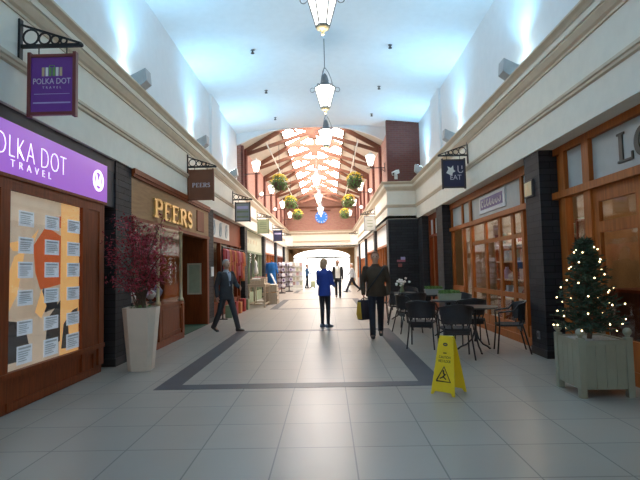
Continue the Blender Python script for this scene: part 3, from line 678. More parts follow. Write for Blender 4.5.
# shelves of goods inside the windows
def shelf_unit(x, y0, y1, zs, label, face):
    t = thing('shelf_unit', label, 'shelves', (x,(y0+y1)/2,0))
    d = .36; mb = MB(); xb = x + face*.01
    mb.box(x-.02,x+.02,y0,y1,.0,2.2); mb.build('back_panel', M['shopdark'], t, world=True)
    for z in zs:
        mb = MB(); mb.box(min(x,x-face*d),max(x,x-face*d),y0,y1,z-.03,z); mb.build('shelf', M['lightwood'], t, world=True)
    mb = MB()
    for y in (y0,y1): mb.box(min(x,x-face*d),max(x,x-face*d),y-.02,y+.02,0,2.2)
    mb.build('side_panel', M['woodr'], t, world=True)
def goods(x, y0, y1, zs, lab, grp):
    i = 0
    for zi, z in enumerate(zs):
        y = y0+.18
        while y < y1-.15:
            h = random.uniform(.14,.32); w = random.uniform(.07,.12); m = random.choice([M['paper'],M['whitesign'],M['lilac'],M['beige'],M['greenpaint'],M['terra'],M['ink']])
            mb = MB()
            if random.random() < .5: mb.lathe([(w*.7,0),(w,.02),(w,h*.6),(w*.4,h*.85),(w*.4,h)], n=10); nm = 'jar'
            else: mb.box(-.07,.07,-w,w,0,h); nm = 'boxed_goods'
            o = mb.build(nm, m, smooth=(nm=='jar')); o.location = (x,y,z); tag(o, ('jar' if nm=='jar' else 'box')+' on the %s shelf %s' % (['lowest','second','third','top'][zi], lab), 'jar' if nm=='jar' else 'box', ('jars' if nm=='jar' else 'boxes')+' on the %s shelf %s' % (['lowest','second','third','top'][zi], grp))
            y += 2*w+random.uniform(.05,.22)
zs = (.62,1.08,1.52,1.95)
shelf_unit(4.7,8.5,12.6,zs,'shelves of pale goods behind the cafe window',1); goods(4.52,8.5,12.6,zs,'behind the cafe window','in the cafe')
zs2 = (.9,1.35,1.8)
shelf_unit(-4.4,20.2,24.6,zs2,'dark shelves inside the green shop',-1); goods(-4.22,20.2,24.6,zs2,'inside the green shop','in the green shop')
# furniture inside the near right shop
t = thing('shop_counter', 'dark counter inside the near right shop behind the fairy lit tree', 'counter', (5.3,7.6,0))
mb = MB(); mb.box(-.3,.3,-1.2,1.2,0,.92); mb.build('body', M['woodd'], t); mb = MB(); mb.box(-.36,.36,-1.26,1.26,.92,.97); mb.build('worktop', M['woodr'], t)
t = thing('curtain_panel', 'tan curtain hanging inside the near right shop', 'curtain', (6.3,8.0,0))
mb = MB(); N_ = 60
pts = [(.06*math.sin(i*1.1), -1.9+3.8*i/N_) for i in range(N_+1)]
for i in range(N_): mb.poly([(pts[i][0],pts[i][1],.8),(pts[i+1][0],pts[i+1][1],.8),(pts[i+1][0],pts[i+1][1],2.85),(pts[i][0],pts[i][1],2.85)])
mb.build('cloth', M['beige'], t, smooth=True); mb = MB(); mb.tube([(0,-2,2.87),(0,2,2.87)], .02, 8); mb.build('rod', M['brass'], t)
for i, (x, y) in enumerate(((5.2,8.3),(5.6,10.0),(5.0,11.6),(4.6,6.4),(5.2,13.0))):
    t = thing('ceiling_downlight', 'small bright round ceiling light inside the right hand shops, %s from the near end' % ['second','third','fourth','first','fifth'][i], 'light', (x,y,3.19), group='downlights in the right shops')
    mb = MB(); mb.lathe([(.10,-.03),(.10,0)], n=16); mb.build('rim', M['grey'], t); mb = MB(); mb.lathe([(.08,-.036),(.08,-.03)], n=16); mb.build('lens', M['bulb'], t)
# things on pillars
t = thing('gilt_plaque', 'framed gilt plaque on the slate pillar left of the fairy lit tree', 'plaque', (3.28,7.8,2.5))
mb = MB(); mb.box(-.035,0,-.16,.16,0,.27); mb.build('frame', M['dusk'], t); mb = MB(); mb.box(-.04,-.034,-.13,.13,.025,.245); mb.build('panel', M['gplaque'], t)
mb = MB(); stroke(mb, [(-.05,.06),(.0,.2),(.05,.08)], .025, (-.04,0,0), nX, Z_, .004); mb.build('motif', M['brass'], t)
t = thing('wall_socket', 'grey socket low on the near right slate pillar', 'socket', (3.28,7.72,.26)); mb = MB(); mb.box(-.02,0,-.04,.04,0,.12); mb.build('plate', M['grey'], t); mb = MB(); mb.box(-.024,-.02,-.015,.015,.03,.09); mb.build('flap', M['black'], t)
t = thing('pier_notice', 'small pinkish notice on the wide black pier', 'notice', (2.66,YJ+.02,1.5))
mb = MB(); mb.box(-.16,.14,-.015,0,.12,.2); mb.build('pink_strip', M['cloth_p'], t); mb = MB(); mb.box(-.02,.14,-.015,0,.2,.30); mb.build('lilac_strip', M['lilac'], t); mb = MB(); mb.box(-.12,.02,-.015,0,-.06,.06); mb.build('red_strip', M['terra'], t)
t = thing('security_camera', 'white security camera on the dark brick pier', 'camera', (2.55,YJ,4.72))
mb = MB(); mb.box(-.06,.06,-.02,.012,-.08,.08); mb.tube([(0,0,0),(0,-.14,0),(-.02,-.18,.06)], .02, 8); mb.build('bracket', M['whitesign'], t)
mb = MB(); mb.obox((-.04,-.24,.12),(V((-.5,-.8,-.35))).normalized(),V((.85,-.53,0)).normalized(),V((-.5,-.8,-.35)).normalized().cross(V((.85,-.53,0)).normalized()),.2,.07,.065); h_ = mb.build('housing', M['whitesign'], t, bevel=.01)
mb = MB(); mb.ell((-.145,-.405,.045), .035, 10, 6); mb.build('lens', M['black'], h_, smooth=True)

# ------------------------------------------------------------------ wrought brackets and hanging signs
def make_bracket(label):
    """plate at x=0, arm towards +x"""
    t = thing('sign_bracket', label, 'bracket', group='iron brackets of the hanging signs')
    mb = MB(); mb.box(0,.025,-.03,.03,-.20,.30); mb.build('wall_plate', M['black'], t, bevel=.004)
    mb = MB(); mb.box(.02,.66,-.012,.012,-.02,.02); mb.bar((.02,0,.24),(.67,0,.02),.02,.02); mb.ell((.67,0,0),.024,8,6); mb.build('arm', M['black'], t)
    for x, r in ((.125,.082),(.275,.062),(.39,.046),(.48,.034)):
        mb = MB(); mb.tube([(x+r*math.cos(q),0,.02+r+r*math.sin(q)) for q in [2*math.pi*i/16 for i in range(16)]], .011, 6, True); mb.build('scroll_ring', M['black'], t)
    return t
b0 = make_bracket('ornate black iron bracket on the left cornice, holding the purple sign')
b0.location = (XL,5.0,3.86)
sl = [('purple',5.2),('brown',11.2),('grey',16.6),('sage green',22.3),('navy',28.6),('white',34.2)]
for nm, y in sl[1:]: dup(b0, (XL,y,3.87), 0, 'ornate black iron bracket on the left wall, holding the %s sign' % nm)
for nm, x, y in (('dark blue EAT',XR,11.0),('cream',XN,22.0),('white',XN,34.2)): dup(b0, (x,y,3.95 if y < 12 else 3.87), math.pi, 'ornate black iron bracket on the right wall, holding the %s sign' % nm)
def hang_sign(x, y, bm_, fm, label, name='hanging_sign', w=.54, h=.66, z=3.445, hk=.425):
    t = thing(name, label, 'sign', (x,y,z))
    mb = MB(); mb.box(-w/2+.02,w/2-.02,-.012,.012,-h/2+.02,h/2-.02); p = mb.build('panel', bm_, t)
    mb = MB()
    mb.box(-w/2,w/2,-.022,.022,h/2-.035,h/2); mb.box(-w/2,w/2,-.022,.022,-h/2,-h/2+.035)
    mb.box(-w/2,-w/2+.035,-.026,.026,-h/2-.02,h/2+.02); mb.box(w/2-.035,w/2,-.026,.026,-h/2-.02,h/2+.02)
    mb.build('frame', fm, t, bevel=.004)
    for sx in (-.15,.15):
        mb = MB(); mb.tube([(sx,0,h/2-.01),(sx,0,hk-.012)], .007, 6); mb.build('hook', M['black'], t)
    return t, p
X_ = V((1,0,0))
F = (0,-.0121,0)
def at2(x, z): return V((x,-.0121,z))
t, p = hang_sign(-2.885,5.0,M['purple'],M['maroon'],'purple POLKA DOT TRAVEL hanging sign in a maroon frame, upper left', w=.52, z=3.435)
mb = MB(); put_text(mb,'POLKA DOT',at2(-.20,.005),X_,Z_,.40,.062,.003); mb.build('name_lettering', M['pale'], p); mb = MB(); put_text(mb,'TRAVEL',at2(-.10,-.045),X_,Z_,.20,.024,.003,2.0); mb.build('small_lettering', M['pale'], p)
mb = MB(); mb.box(-.2,.2,-.0135,-.012,-.205,-.19); mb.box(-.19,.19,-.0135,-.012,-.105,-.10); mb.build('small_print', M['lilac'], p)
for x, m in ((-.095,M['brass']),(-.055,M['whitesign']),(-.02,M['reddot']),(.02,M['reddot']),(.055,M['whitesign']),(.095,M['brass'])):
    mb = MB(); mb.box(x-.014,x+.014,-.0135,-.012,.09,.185); mb.build('suitcase_stripe', m, p)
mb = MB(); mb.tube([(-.03,-.013,.185),(-.025,-.013,.205),(.025,-.013,.205),(.03,-.013,.185)], .004, 5); mb.build('suitcase_handle', M['reddot'], p)
t, p = hang_sign(-2.93,11.2,M['brown'],M['brown'],'brown PEERS hanging sign above the jeweller fascia', w=.62, h=.72)
mb = MB(); x = -.20
for ch, w in zip('PEERS', (.075,.07,.07,.08,.07)): serif(mb,ch,at2(x,-.055),X_,Z_,w,.10,.004); x += w+.014
mb.build('lettering', M['pale'], p)
t, p = hang_sign(-2.90,16.6,M['slatesign'],M['dusk'],'grey hanging sign with a lilac band, third on the left wall')
mb = MB(); mb.box(-.2,.2,-.0135,-.012,.10,.20); mb.build('lilac_band', M['lilac'], p)
mb = MB(); mb.box(-.2,.2,-.0135,-.012,-.02,.04); mb.box(-.2,.2,-.0135,-.012,-.2,-.14); mb.build('green_band', M['greenpaint'], p)
t, p = hang_sign(-2.95,22.3,M['greensign'],M['greenpaint'],'sage green hanging sign, fourth on the left wall')
mb = MB()
for z in (.15,.08,-.02,-.12): mb.box(-.15,.15,-.0135,-.012,z,z+.03)
mb.build('print_lines', M['greenpaint'], p)
t, p = hang_sign(-2.93,28.6,M['navy'],M['navy'],'navy hanging sign with a pale strip, fifth on the left wall')
mb = MB(); mb.box(-.2,.2,-.0135,-.012,.08,.17); mb.build('pale_strip', M['lilac'], p)
t, p = hang_sign(-2.73,34.2,M['whitesign'],M['whitesign'],'distant white hanging sign at the far end of the left wall')
t, p = hang_sign(2.91,11.0,M['navy'],M['dusk'],'dark blue EAT hanging sign with a white splash, right', z=3.53, hk=.42)
mb = MB(); put_text(mb,'EAT',at2(-.08,-.14),X_,Z_,.25,.11,.003); mb.build('lettering', M['pale'], p)
mb = MB(); mb.prism([(-.17,.02),(-.12,.10),(-.14,.17),(-.06,.13),(-.01,.19),(.0,.09),(.04,.05),(-.02,.02),(-.04,-.06),(-.10,-.02)], lambda x,z: (x,-.0135,z), lambda x,z: (x,-.012,z)); mb.build('white_splash', M['whitesign'], p)
mb = MB(); stroke(mb,[(.10,.18),(.10,.06),(.13,.02),(.18,.02),(.21,.06)],.02,at2(0,0),X_,Z_,.002); stroke(mb,[(.19,.18),(.19,.10)],.02,at2(0,0),X_,Z_,.002); mb.build('monogram', M['pale'], p)
t, p = hang_sign(1.95,22.0,M['whitesign'],M['slatesign'],'cream hanging sign in a thin grey frame, right wall above the black pier')
mb = MB()
for z in (.12,-.02,-.14): mb.box(-.12,.12,-.0135,-.012,z,z+.025)
mb.build('print_lines', M['greensign'], p)
t, p = hang_sign(1.88,34.2,M['whitesign'],M['whitesign'],'distant white hanging sign at the far end of the right wall')

# ------------------------------------------------------------------ pendant lanterns
def make_lantern(label):
    """origin at the centre of the glass"""
    t = thing('pendant_lantern', label, 'lantern', group='pendant lanterns down the middle')
    n = 6; hg = .25; rt, rb = .25, .11
    def hexr(r, z, k): return V((r*math.cos(2*math.pi*k/n), r*math.sin(2*math.pi*k/n), z))
    mb = MB(); mb.lathe([(rb-.012,-hg),(rt-.012,hg)], n=n); mb.build('glass', M['lantern'], t)
    mb = MB()
    for k_ in range(n): mb.bar(hexr(rb,-hg,k_), hexr(rt,hg,k_), .016, .016)
    for z, r in ((-hg,rb),(hg,rt)):
        for k_ in range(n): mb.bar(hexr(r,z,k_), hexr(r,z,k_+1), .02, .022)
    mb.build('frame', M['grey'], t)
    mb = MB(); mb.lathe([(.10,-hg-.01),(.11,-hg-.03),(.05,-hg-.06),(.02,-hg-.10),(.03,-hg-.12),(.005,-hg-.15)], n=10); mb.build('finial', M['brass'], t, smooth=True)
    mb = MB(); mb.lathe([(.20,hg+.0),(.10,hg+.10),(.085,hg+.14),(.095,hg+.16),(.06,hg+.28),(.02,hg+.34)], n=12); mb.build('crown', M['grey'], t)
    mb = MB()
    for k_ in (0,2,4):
        a = 2*math.pi*k_/n; d = V((math.cos(a), math.sin(a), 0))
        mb.tube([d*.20+V((0,0,hg)), d*.15+V((0,0,hg+.2)), d*.09+V((0,0,hg+.36)), d*.015+V((0,0,hg+.48))], .009, 5)
    mb.build('stays', M['grey'], t)
    for k_ in range(n):
        a = 2*math.pi*k_/n; d = V((math.cos(a), math.sin(a), 0)); mb = MB()
        pts = [d*(rt+.05+.055*math.cos(q))+V((0,0,hg-.06+.055*math.sin(q))) for q in [R(150-24*i) for i in range(14)]]
        mb.tube([d*rt+V((0,0,hg))]+pts, .008, 5); mb.build('scroll', M['grey'], t)
    mb = MB(); mb.tube([(0,0,hg+.46),(0,0,3.4)], .011, 6); mb.build('hanging_rod', M['grey'], t)
    return t
lz = 5.52
ln = make_lantern('largest pendant lantern, cut by the top edge of the photo'); lant = [(0,7.5),(0.02,11.4),(0.03,15.0),(-.45,22.4),(-.46,28.2),(-.44,34.0)]
ln.location = (lant[0][0],lant[0][1],lz)
ll = ['','second pendant lantern from the camera, whole, against the pale vault','third pendant lantern, in front of the first roof truss','fourth pendant lantern, small, below the glazed roof','fifth pendant lantern, tiny, above the blue clock','sixth and farthest pendant lantern, in front of the blue clock']
def fit_rod(o, z):
    for c in o.children:
        if c.name.startswith('hanging_rod'):
            c.data = c.data.copy(); zm = max(v.co.z for v in c.data.vertices)
            for v in c.data.vertices:
                if v.co.z > 1: v.co.z = z - o.location.z
for (x, y), l in list(zip(lant, ll))[1:]:
    o = dup(ln, (x,y,lz), None, l); fit_rod(o, vz(x)+.02 if y < YV else RZ-.02)
fit_rod(ln, vz(0)+.02)

# bracket lamps in the nave
def make_lamp(label):
    t = thing('bracket_lamp', label, 'wall lamp', group='bracket lamps of the nave')
    mb = MB(); mb.box(-.012,.02,-.04,.04,-.45,-.1); mb.box(0,.70,-.012,.012,-.29,-.265); mb.tube([(.02,0,-.42),(.12,0,-.34),(.2,0,-.28)], .01, 5); mb.tube([(.55,0,-.28),(.55,0,-.19)], .014, 6); mb.build('bracket', M['black'], t)
    mb = MB(); mb.lathe([(.085,-.19),(.10,-.16),(.185,.17),(.17,.20)], (.55,0,0), 8); mb.build('shade', M['lampw'], t)
    mb = MB(); mb.lathe([(.19,.20),(.11,.27),(.03,.31),(.02,.36)], (.55,0,0), 8); mb.build('cap', M['whitesign'], t)
    return t
lm = make_lamp('nearest white lamp on a long bracket, left brick wall'); lm.location = (-3.3,18.9,5.5)
nn = ['','second','third','fourth']
for i, y in enumerate((24.15,30.0,35.85)): dup(lm, (-3.3,y,5.45), 0, '%s white lamp on a bracket along the left brick wall' % nn[i+1])
for i, y in enumerate((18.3,24.15,30.0,35.85)): dup(lm, (2.25,y,5.5), math.pi, '%s white lamp on a bracket along the right brick wall' % (['nearest']+nn[1:])[i])
def make_globe(label):
    t = thing('globe_lamp', label, 'wall lamp', group='small globe lamps of the nave')
    mb = MB(); mb.box(-.012,.02,-.04,.04,-.05,.05); mb.tube([(0,0,0),(.14,0,0),(.16,0,.04)], .012, 6); mb.build('bracket', M['black'], t)
    mb = MB(); mb.ell((.16,0,.12), .095, 12, 8); mb.build('globe', M['lampw'], t, smooth=True); return t
g0 = make_globe('small globe lamp low on the left brick wall, nearest'); g0.location = (-3.3,23.3,5.0)
dup(g0,(-3.3,29.3,5.0),0,'small globe lamp low on the left brick wall, farther'); dup(g0,(2.25,23.0,5.0),math.pi,'small globe lamp low on the right brick wall, nearest'); dup(g0,(2.25,29.2,5.0),math.pi,'small globe lamp low on the right brick wall, farther')

# hanging flower baskets
def make_basket(label):
    t = thing('hanging_basket', label, 'plant', group='hanging flower baskets')
    mb = MB(); mb.lathe([(.05,-.34),(.17,-.28),(.25,-.14),(.27,-.02)], n=14); mb.build('bowl', M['bark'], t, smooth=True)
    mb = MB(); rnd = random.Random(3)
    for i in range(420):
        a = rnd.uniform(0,2*math.pi); ph = rnd.uniform(-1.1,1.2); r = .24+abs(rnd.gauss(0,.085))
        c = V((r*math.cos(a)*math.cos(ph), r*math.sin(a)*math.cos(ph), r*.95*math.sin(ph)-.06)); u = V((rnd.uniform(-1,1),rnd.uniform(-1,1),rnd.uniform(-1,1))).normalized(); w = c.cross(u).normalized()
        mb.poly([c-u*.05, c-w*.024, c+u*.05, c+w*.024])
    mb.build('foliage', M['leaf'], t)
    mb = MB()
    for i in range(110):
        a = rnd.uniform(0,2*math.pi); ph = rnd.uniform(.15,1.5); r = .33+rnd.uniform(0,.05)
        mb.ell((r*math.cos(a)*math.cos(ph), r*math.sin(a)*math.cos(ph), r*math.sin(ph)-.03), (.028,.028,.022), 6, 4)
    mb.build('flowers', M['yellow'], t, smooth=True)
    mb = MB()
    for a in (0,2.1,4.2): mb.tube([(.26*math.cos(a),.26*math.sin(a),-.03),(0,0,.62)], .008, 5)
    mb.tube([(0,0,.60),(0,0,1.55)], .01, 5); mb.build('chain', M['black'], t); return t
k0 = make_basket('nearest hanging basket of yellow flowers, left'); k0.location = (-1.9,19.5,4.98)
for i, (x, y, l) in enumerate(((-1.9,25.35,'second hanging basket of yellow flowers along the left side'),(-1.9,31.2,'farthest hanging basket of yellow flowers along the left side'),(1.17,19.5,'nearest hanging basket of yellow flowers, right'),(1.17,25.35,'second hanging basket of yellow flowers along the right side'),(1.17,31.2,'farthest hanging basket of yellow flowers along the right side'))): dup(k0,(x,y,4.98),.9*i,l)
# trusses
def make_truss(label):
    t = thing('roof_truss', label, 'roof truss', group='timber trusses of the nave')
    W = 2.77
    def rr(x): return RZ - SL*abs(x) - .10
    for sx in (-1,1):
        mb = MB(); mb.bar((sx*W,0,rr(W)), (0,0,rr(0)), .11, .17); mb.build('rafter', M['timber'], t)
        mb = MB(); mb.bar((sx*(W-.05),0,rr(W)-.12), (-sx*.85,0,rr(.85)-.03), .09, .14); mb.build('scissor_chord', M['timber'], t)
        mb = MB(); mb.bar((sx*.62,0,6.98),(sx*.95,0,rr(.95)), .07, .09); mb.build('strut', M['timber'], t)
    mb = MB(); mb.box(-.06,.06,-.045,.045,6.78,rr(0)); mb.build('king_post', M['timber'], t)
    mb = MB(); mb.box(-1.25,1.25,-.05,.05,7.16,7.27); mb.build('collar', M['timber'], t)
    mb = MB(); mb.box(-.16,.16,-.06,.06,6.74,7.0); mb.build('boss', M['timber'], t)
    return t
tr = make_truss('nearest timber roof truss, framing the end of the pale vault'); tr.location = (RX,TY[0],0)
for i in range(1,7): dup(tr,(RX,TY[i],0),0,'%s timber roof truss from the near end of the nave' % ['','second','third','fourth','fifth','sixth','last'][i])
for x, l in ((-2.3,'left'),(1.27,'right')):
    t = thing('roof_conduit', 'pale straight conduit running under the roof lining, %s side' % l, 'pipe', (x,0,6.36))
    mb = MB(); mb.tube([(0,YV,0),(0,38.9,0)], .028, 8); mb.build('pipe', M['whitesign'], t, smooth=True)
    mb = MB()
    for y in TY: mb.tube([(0,y,0),(0,y,rz(x)-6.36)], .008, 5)
    mb.build('hangers', M['grey'], t)
# clock
t = thing('wall_clock', 'round bright blue clock on the far brick gable', 'clock', (-.45,YE+.05,5.62))
mb = MB(); mb.prism([(.5*math.cos(2*math.pi*i/32), .5*math.sin(2*math.pi*i/32)) for i in range(32)], lambda x,z: (x,-.07,z), lambda x,z: (x,0,z)); mb.build('face', M['blue'], t)
mb = MB()
for i in range(12):
    a = 2*math.pi*i/12; d = V((math.sin(a),0,math.cos(a))); mb.bar(d*.36+V((0,-.075,0)), d*.46+V((0,-.075,0)), .05, .012, (0,1,0))
mb.build('hour_marks', M['whitesign'], t)
mb = MB(); mb.bar((0,-.085,0),(-.05,-.085,.24),.05,.012,(0,1,0)); mb.build('hour_hand', M['whitesign'], t); mb = MB(); mb.bar((0,-.095,0),(.04,-.095,.36),.035,.012,(0,1,0)); mb.build('minute_hand', M['whitesign'], t)
# uplights
ui = 0
for sx, side in ((-1,'left'),(1,'right')):
    for y, q in ((-3.8,None),(.2,None),(4.2,None),(8.1,'nearest'),(12.2,'second'),(16.3,'farthest')):
        lb = 'grey wedge uplight on the %s cornice, %s in view' % (side, q) if q else 'grey wedge uplight on the %s cornice behind the camera' % side
        t = thing('uplight', lb, 'uplight', (sx*3.22,y,4.53), 0 if sx < 0 else math.pi, group='uplights on the cornices')
        mb = MB(); mb.prism([(-.12,.10),(.06,.02),(.22,.14),(.20,.36),(-.12,.20)], lambda x,z: (x,-.12,z), lambda x,z: (x,.12,z)); mb.build('housing', M['silver'], t)
        mb = MB(); mb.box(-.04,.04,-.05,.05,0,.08); mb.build('foot', M['grey'], t)
        mb = MB(); u = V((.32,0,.16)).normalized(); mb.obox((.04,0,.285),u,(0,1,0),u.cross(V((0,1,0))),.10,.09,.006); mb.build('lens', M['spot'], t)
        ld = bpy.data.lights.new('uplight_beam', 'SPOT'); ld.energy = 250; ld.color = (.25,.66,1.0); ld.spot_size = R(150); ld.spot_blend = 1.0; ld.shadow_soft_size = .09
        lo = bpy.data.objects.new('uplight_beam', ld); COL.objects.link(lo); lo.location = (sx*3.10,y,4.98)
        lo.rotation_euler = V((-sx*.42,0,1)).to_track_quat('-Z','Y').to_euler()
        ld = bpy.data.lights.new('wall_wash', 'SPOT'); ld.energy = 40; ld.color = (.36,.78,1.0); ld.spot_size = R(58); ld.spot_blend = 1.0; ld.shadow_soft_size = .06
        lo = bpy.data.objects.new('wall_wash', ld); COL.objects.link(lo); lo.location = (sx*3.20,y,4.90)
        lo.rotation_euler = V((sx*.42,0,1)).to_track_quat('-Z','Y').to_euler()
# sprinklers
sp = thing('ceiling_sprinkler', 'small dark sprinkler head on the vault, left row, nearest', 'sprinkler', (-1.76,11.74,vz(1.76)), group='sprinkler heads on the vault')
mb = MB(); mb.lathe([(.05,-.012),(.06,.03)], n=12); mb.build('rose', M['grey'], sp); mb = MB(); mb.tube([(0,0,0),(0,0,-.07)],.018,6); mb.lathe([(.045,-.085),(.045,-.07)],n=10); mb.build('head', M['black'], sp)
for x, y, l in ((-1.77,14.46,'left row, middle'),(-1.78,17.1,'left row, farthest'),(1.65,11.68,'right row, nearest'),(1.66,14.4,'right row, middle'),(1.67,17.0,'right row, farthest')): dup(sp,(x,y,vz(x)),0,'small dark sprinkler head on the vault, '+l)

# ------------------------------------------------------------------ cafe chairs and tables
def make_chair(label):
    """faces +y, origin on the floor"""
    t = thing('cafe_chair', label, 'chair', group='black cafe chairs')
    mb = MB()
    n = 12; fr = [(.21*math.cos(q)*(1 if math.cos(q)>0 else 1), .02+.21*math.sin(q)) for q in [2*math.pi*i/20 for i in range(20)]]
    fr = [(math.copysign(abs(math.cos(q))**.55,math.cos(q))*.22, math.copysign(abs(math.sin(q))**.55,math.sin(q))*.21+.02) for q in [2*math.pi*i/24 for i in range(24)]]
    mb.prism(fr, lambda x,y: (x,y,.435), lambda x,y: (x*1.02,y*1.02,.465)); mb.build('seat', M['wicker'], t)
    mb = MB(); a, b = [], []
    for i in range(13):
        q = R(205+130*i/12)
        for L_, z, r in ((a,.53,.24),(b,.83,.27)): L_.append(V((r*math.cos(q)*1.05, r*math.sin(q)*.95-.0, z - (.05*abs(i-6)/6 if z > .6 else -.0))))
    for i in range(12):
        for d in (0,):
            p0, p1, p2, p3 = a[i], a[i+1], b[i+1], b[i]; mb.poly([p0,p1,p2,p3])
            s_ = .94; f_ = lambda p: V((p.x*s_, p.y*s_, p.z)); mb.poly([f_(p0),f_(p3),f_(p2),f_(p1)])
    mb.build('backrest', M['wicker'], t, smooth=True)
    mb = MB()
    for i in (1,4,8,11): mb.tube([V((a[i].x*.86,a[i].y*.86,.44)), a[i]+V((0,0,.02))], .011, 6)
    mb.box(-.19,.19,-.16,-.14,.36,.44); mb.build('back_stays', M['black'], t)
    mb = MB(); top = [V((.24,.20,.66)),V((.275,.10,.675)),V((.28,-.03,.69))]
    arcp = [p+V((0,0,.005)) for p in b]; left = [V((-p.x,p.y,p.z)) for p in top]
    mb.tube(top+[q for q in arcp[::-1]]+left[::-1], .014, 7); mb.build('arm_rail', M['black'], t, smooth=True)
    for sx in (-1,1):
        mb = MB(); mb.tube([(sx*.24,.20,.66),(sx*.225,.19,.45),(sx*.24,.235,0.012),(sx*.24,.24,0)], .013, 7); mb.build('leg', M['black'], t, smooth=True)
        mb = MB(); mb.tube([(sx*.20,-.16,.47),(sx*.21,-.20,.30),(sx*.235,-.27,.012),(sx*.235,-.275,0)], .013, 7); mb.build('leg', M['black'], t, smooth=True)
    mb = MB(); mb.tube([(-.215,.19,.43),(.215,.19,.43)],.01,6); mb.tube([(-.2,-.17,.43),(.2,-.17,.43)],.01,6); mb.build('seat_rail', M['black'], t)
    return t
ch = make_chair('black cafe chair right behind the yellow wet floor sign'); ch.location = (1.98,7.72,0); ch.rotation_euler = (0,0,R(-40+35))
for x, y, r, l in ((2.98,8.12,R(78),'black cafe chair against the window, right of the nearest table'),(1.66,8.75,R(-20),'black cafe chair directly left of the one behind the wet floor sign'),
    (1.72,10.75,R(-75),'black cafe chair in the middle of the row, on the walkway side'),(2.85,10.75,R(150),'black cafe chair by the window beyond the second table'),
    (1.75,12.35,R(-95),'black cafe chair on the walkway side of the third table'),(1.42,13.7,R(-100),'black cafe chair beside the table with white flowers'),(2.62,9.1,R(0),'black cafe chair between the two nearest tables'),(2.35,14.4,R(170),'farthest black cafe chair, by the black pier'),(2.0,11.45,R(20),'black cafe chair half hidden between the second and third tables')):
    dup(ch,(x,y,0),r,l)
def make_table(label):
    t = thing('cafe_table', label, 'table', group='round black cafe tables')
    mb = MB(); mb.lathe([(.36,.715),(.38,.72),(.38,.738),(.36,.744)], n=28); mb.build('tabletop', M['black'], t)
    mb = MB(); mb.lathe([(.035,.16),(.022,.22),(.022,.66),(.05,.70),(.12,.716)], n=10); mb.build('stem', M['black'], t, smooth=True)
    for k_ in range(3):
        a = 2*math.pi*k_/3+.5; d = V((math.cos(a),math.sin(a),0)); mb = MB()
        mb.tube([d*.015+V((0,0,.34)), d*.06+V((0,0,.20)), d*.16+V((0,0,.10)), d*.26+V((0,0,.055)), d*.31+V((0,0,.012)), d*.33+V((0,0,.014))], .015, 7); mb.build('leg', M['black'], t, smooth=True)
    return t
tb = make_table('nearest round black cafe table, behind the yellow sign'); tb.location = (2.45,8.25,0)
for x, y, l in ((2.45,9.95,'second round black cafe table, with a hedge box'),(2.6,12.1,'third round black cafe table, with a hedge box'),(2.0,13.3,'farthest round black cafe table, with white flowers')): dup(tb,(x,y,0),None,l)
for x, y, l in ((2.45,9.95,'beige trough of low green hedge on the second cafe table'),(2.6,12.1,'grey trough of low green hedge on the third cafe table')):
    t = thing('hedge_trough', l, 'planter', (x,y,.744))
    mb = MB(); mb.prism([(-.21,0),(.21,0),(.23,.13),(-.23,.13)], lambda x,z: (x,-.08,z), lambda x,z: (x,.08,z)); mb.build('trough', M['board'] if y < 11 else M['slatesign'], t)
    mb = MB(); rnd = random.Random(5)
    for i in range(500):
        c = V((rnd.uniform(-.21,.21),rnd.uniform(-.07,.07),.12+rnd.uniform(0,.075))); u = V((rnd.uniform(-1,1),rnd.uniform(-1,1),rnd.uniform(.2,1))).normalized(); w = u.cross(V((rnd.uniform(-1,1),1,0))).normalized()
        mb.poly([c-u*.022,c-w*.01,c+u*.022,c+w*.01])
    mb.build('hedge', M['leaf'], t)
t = thing('flower_vase', 'vase of white flowers on the farthest cafe table', 'vase', (2.0,13.3,.744))
mb = MB(); mb.lathe([(.05,0),(.06,.05),(.035,.13),(.05,.17)], n=12); mb.build('vase', M['greenpaint'], t, smooth=True)
mb = MB(); rnd = random.Random(9)
for i in range(26): mb.ell((rnd.gauss(0,.065),rnd.gauss(0,.065),.28+rnd.gauss(0,.05)),(.035,.035,.03),7,5)
mb.build('blooms', M['whitesign'], t, smooth=True)
mb = MB()
for i in range(8): mb.tube([(0,0,.10),(rnd.gauss(0,.05),rnd.gauss(0,.05),.28)],.006,5)
mb.build('stems', M['leaf'], t)

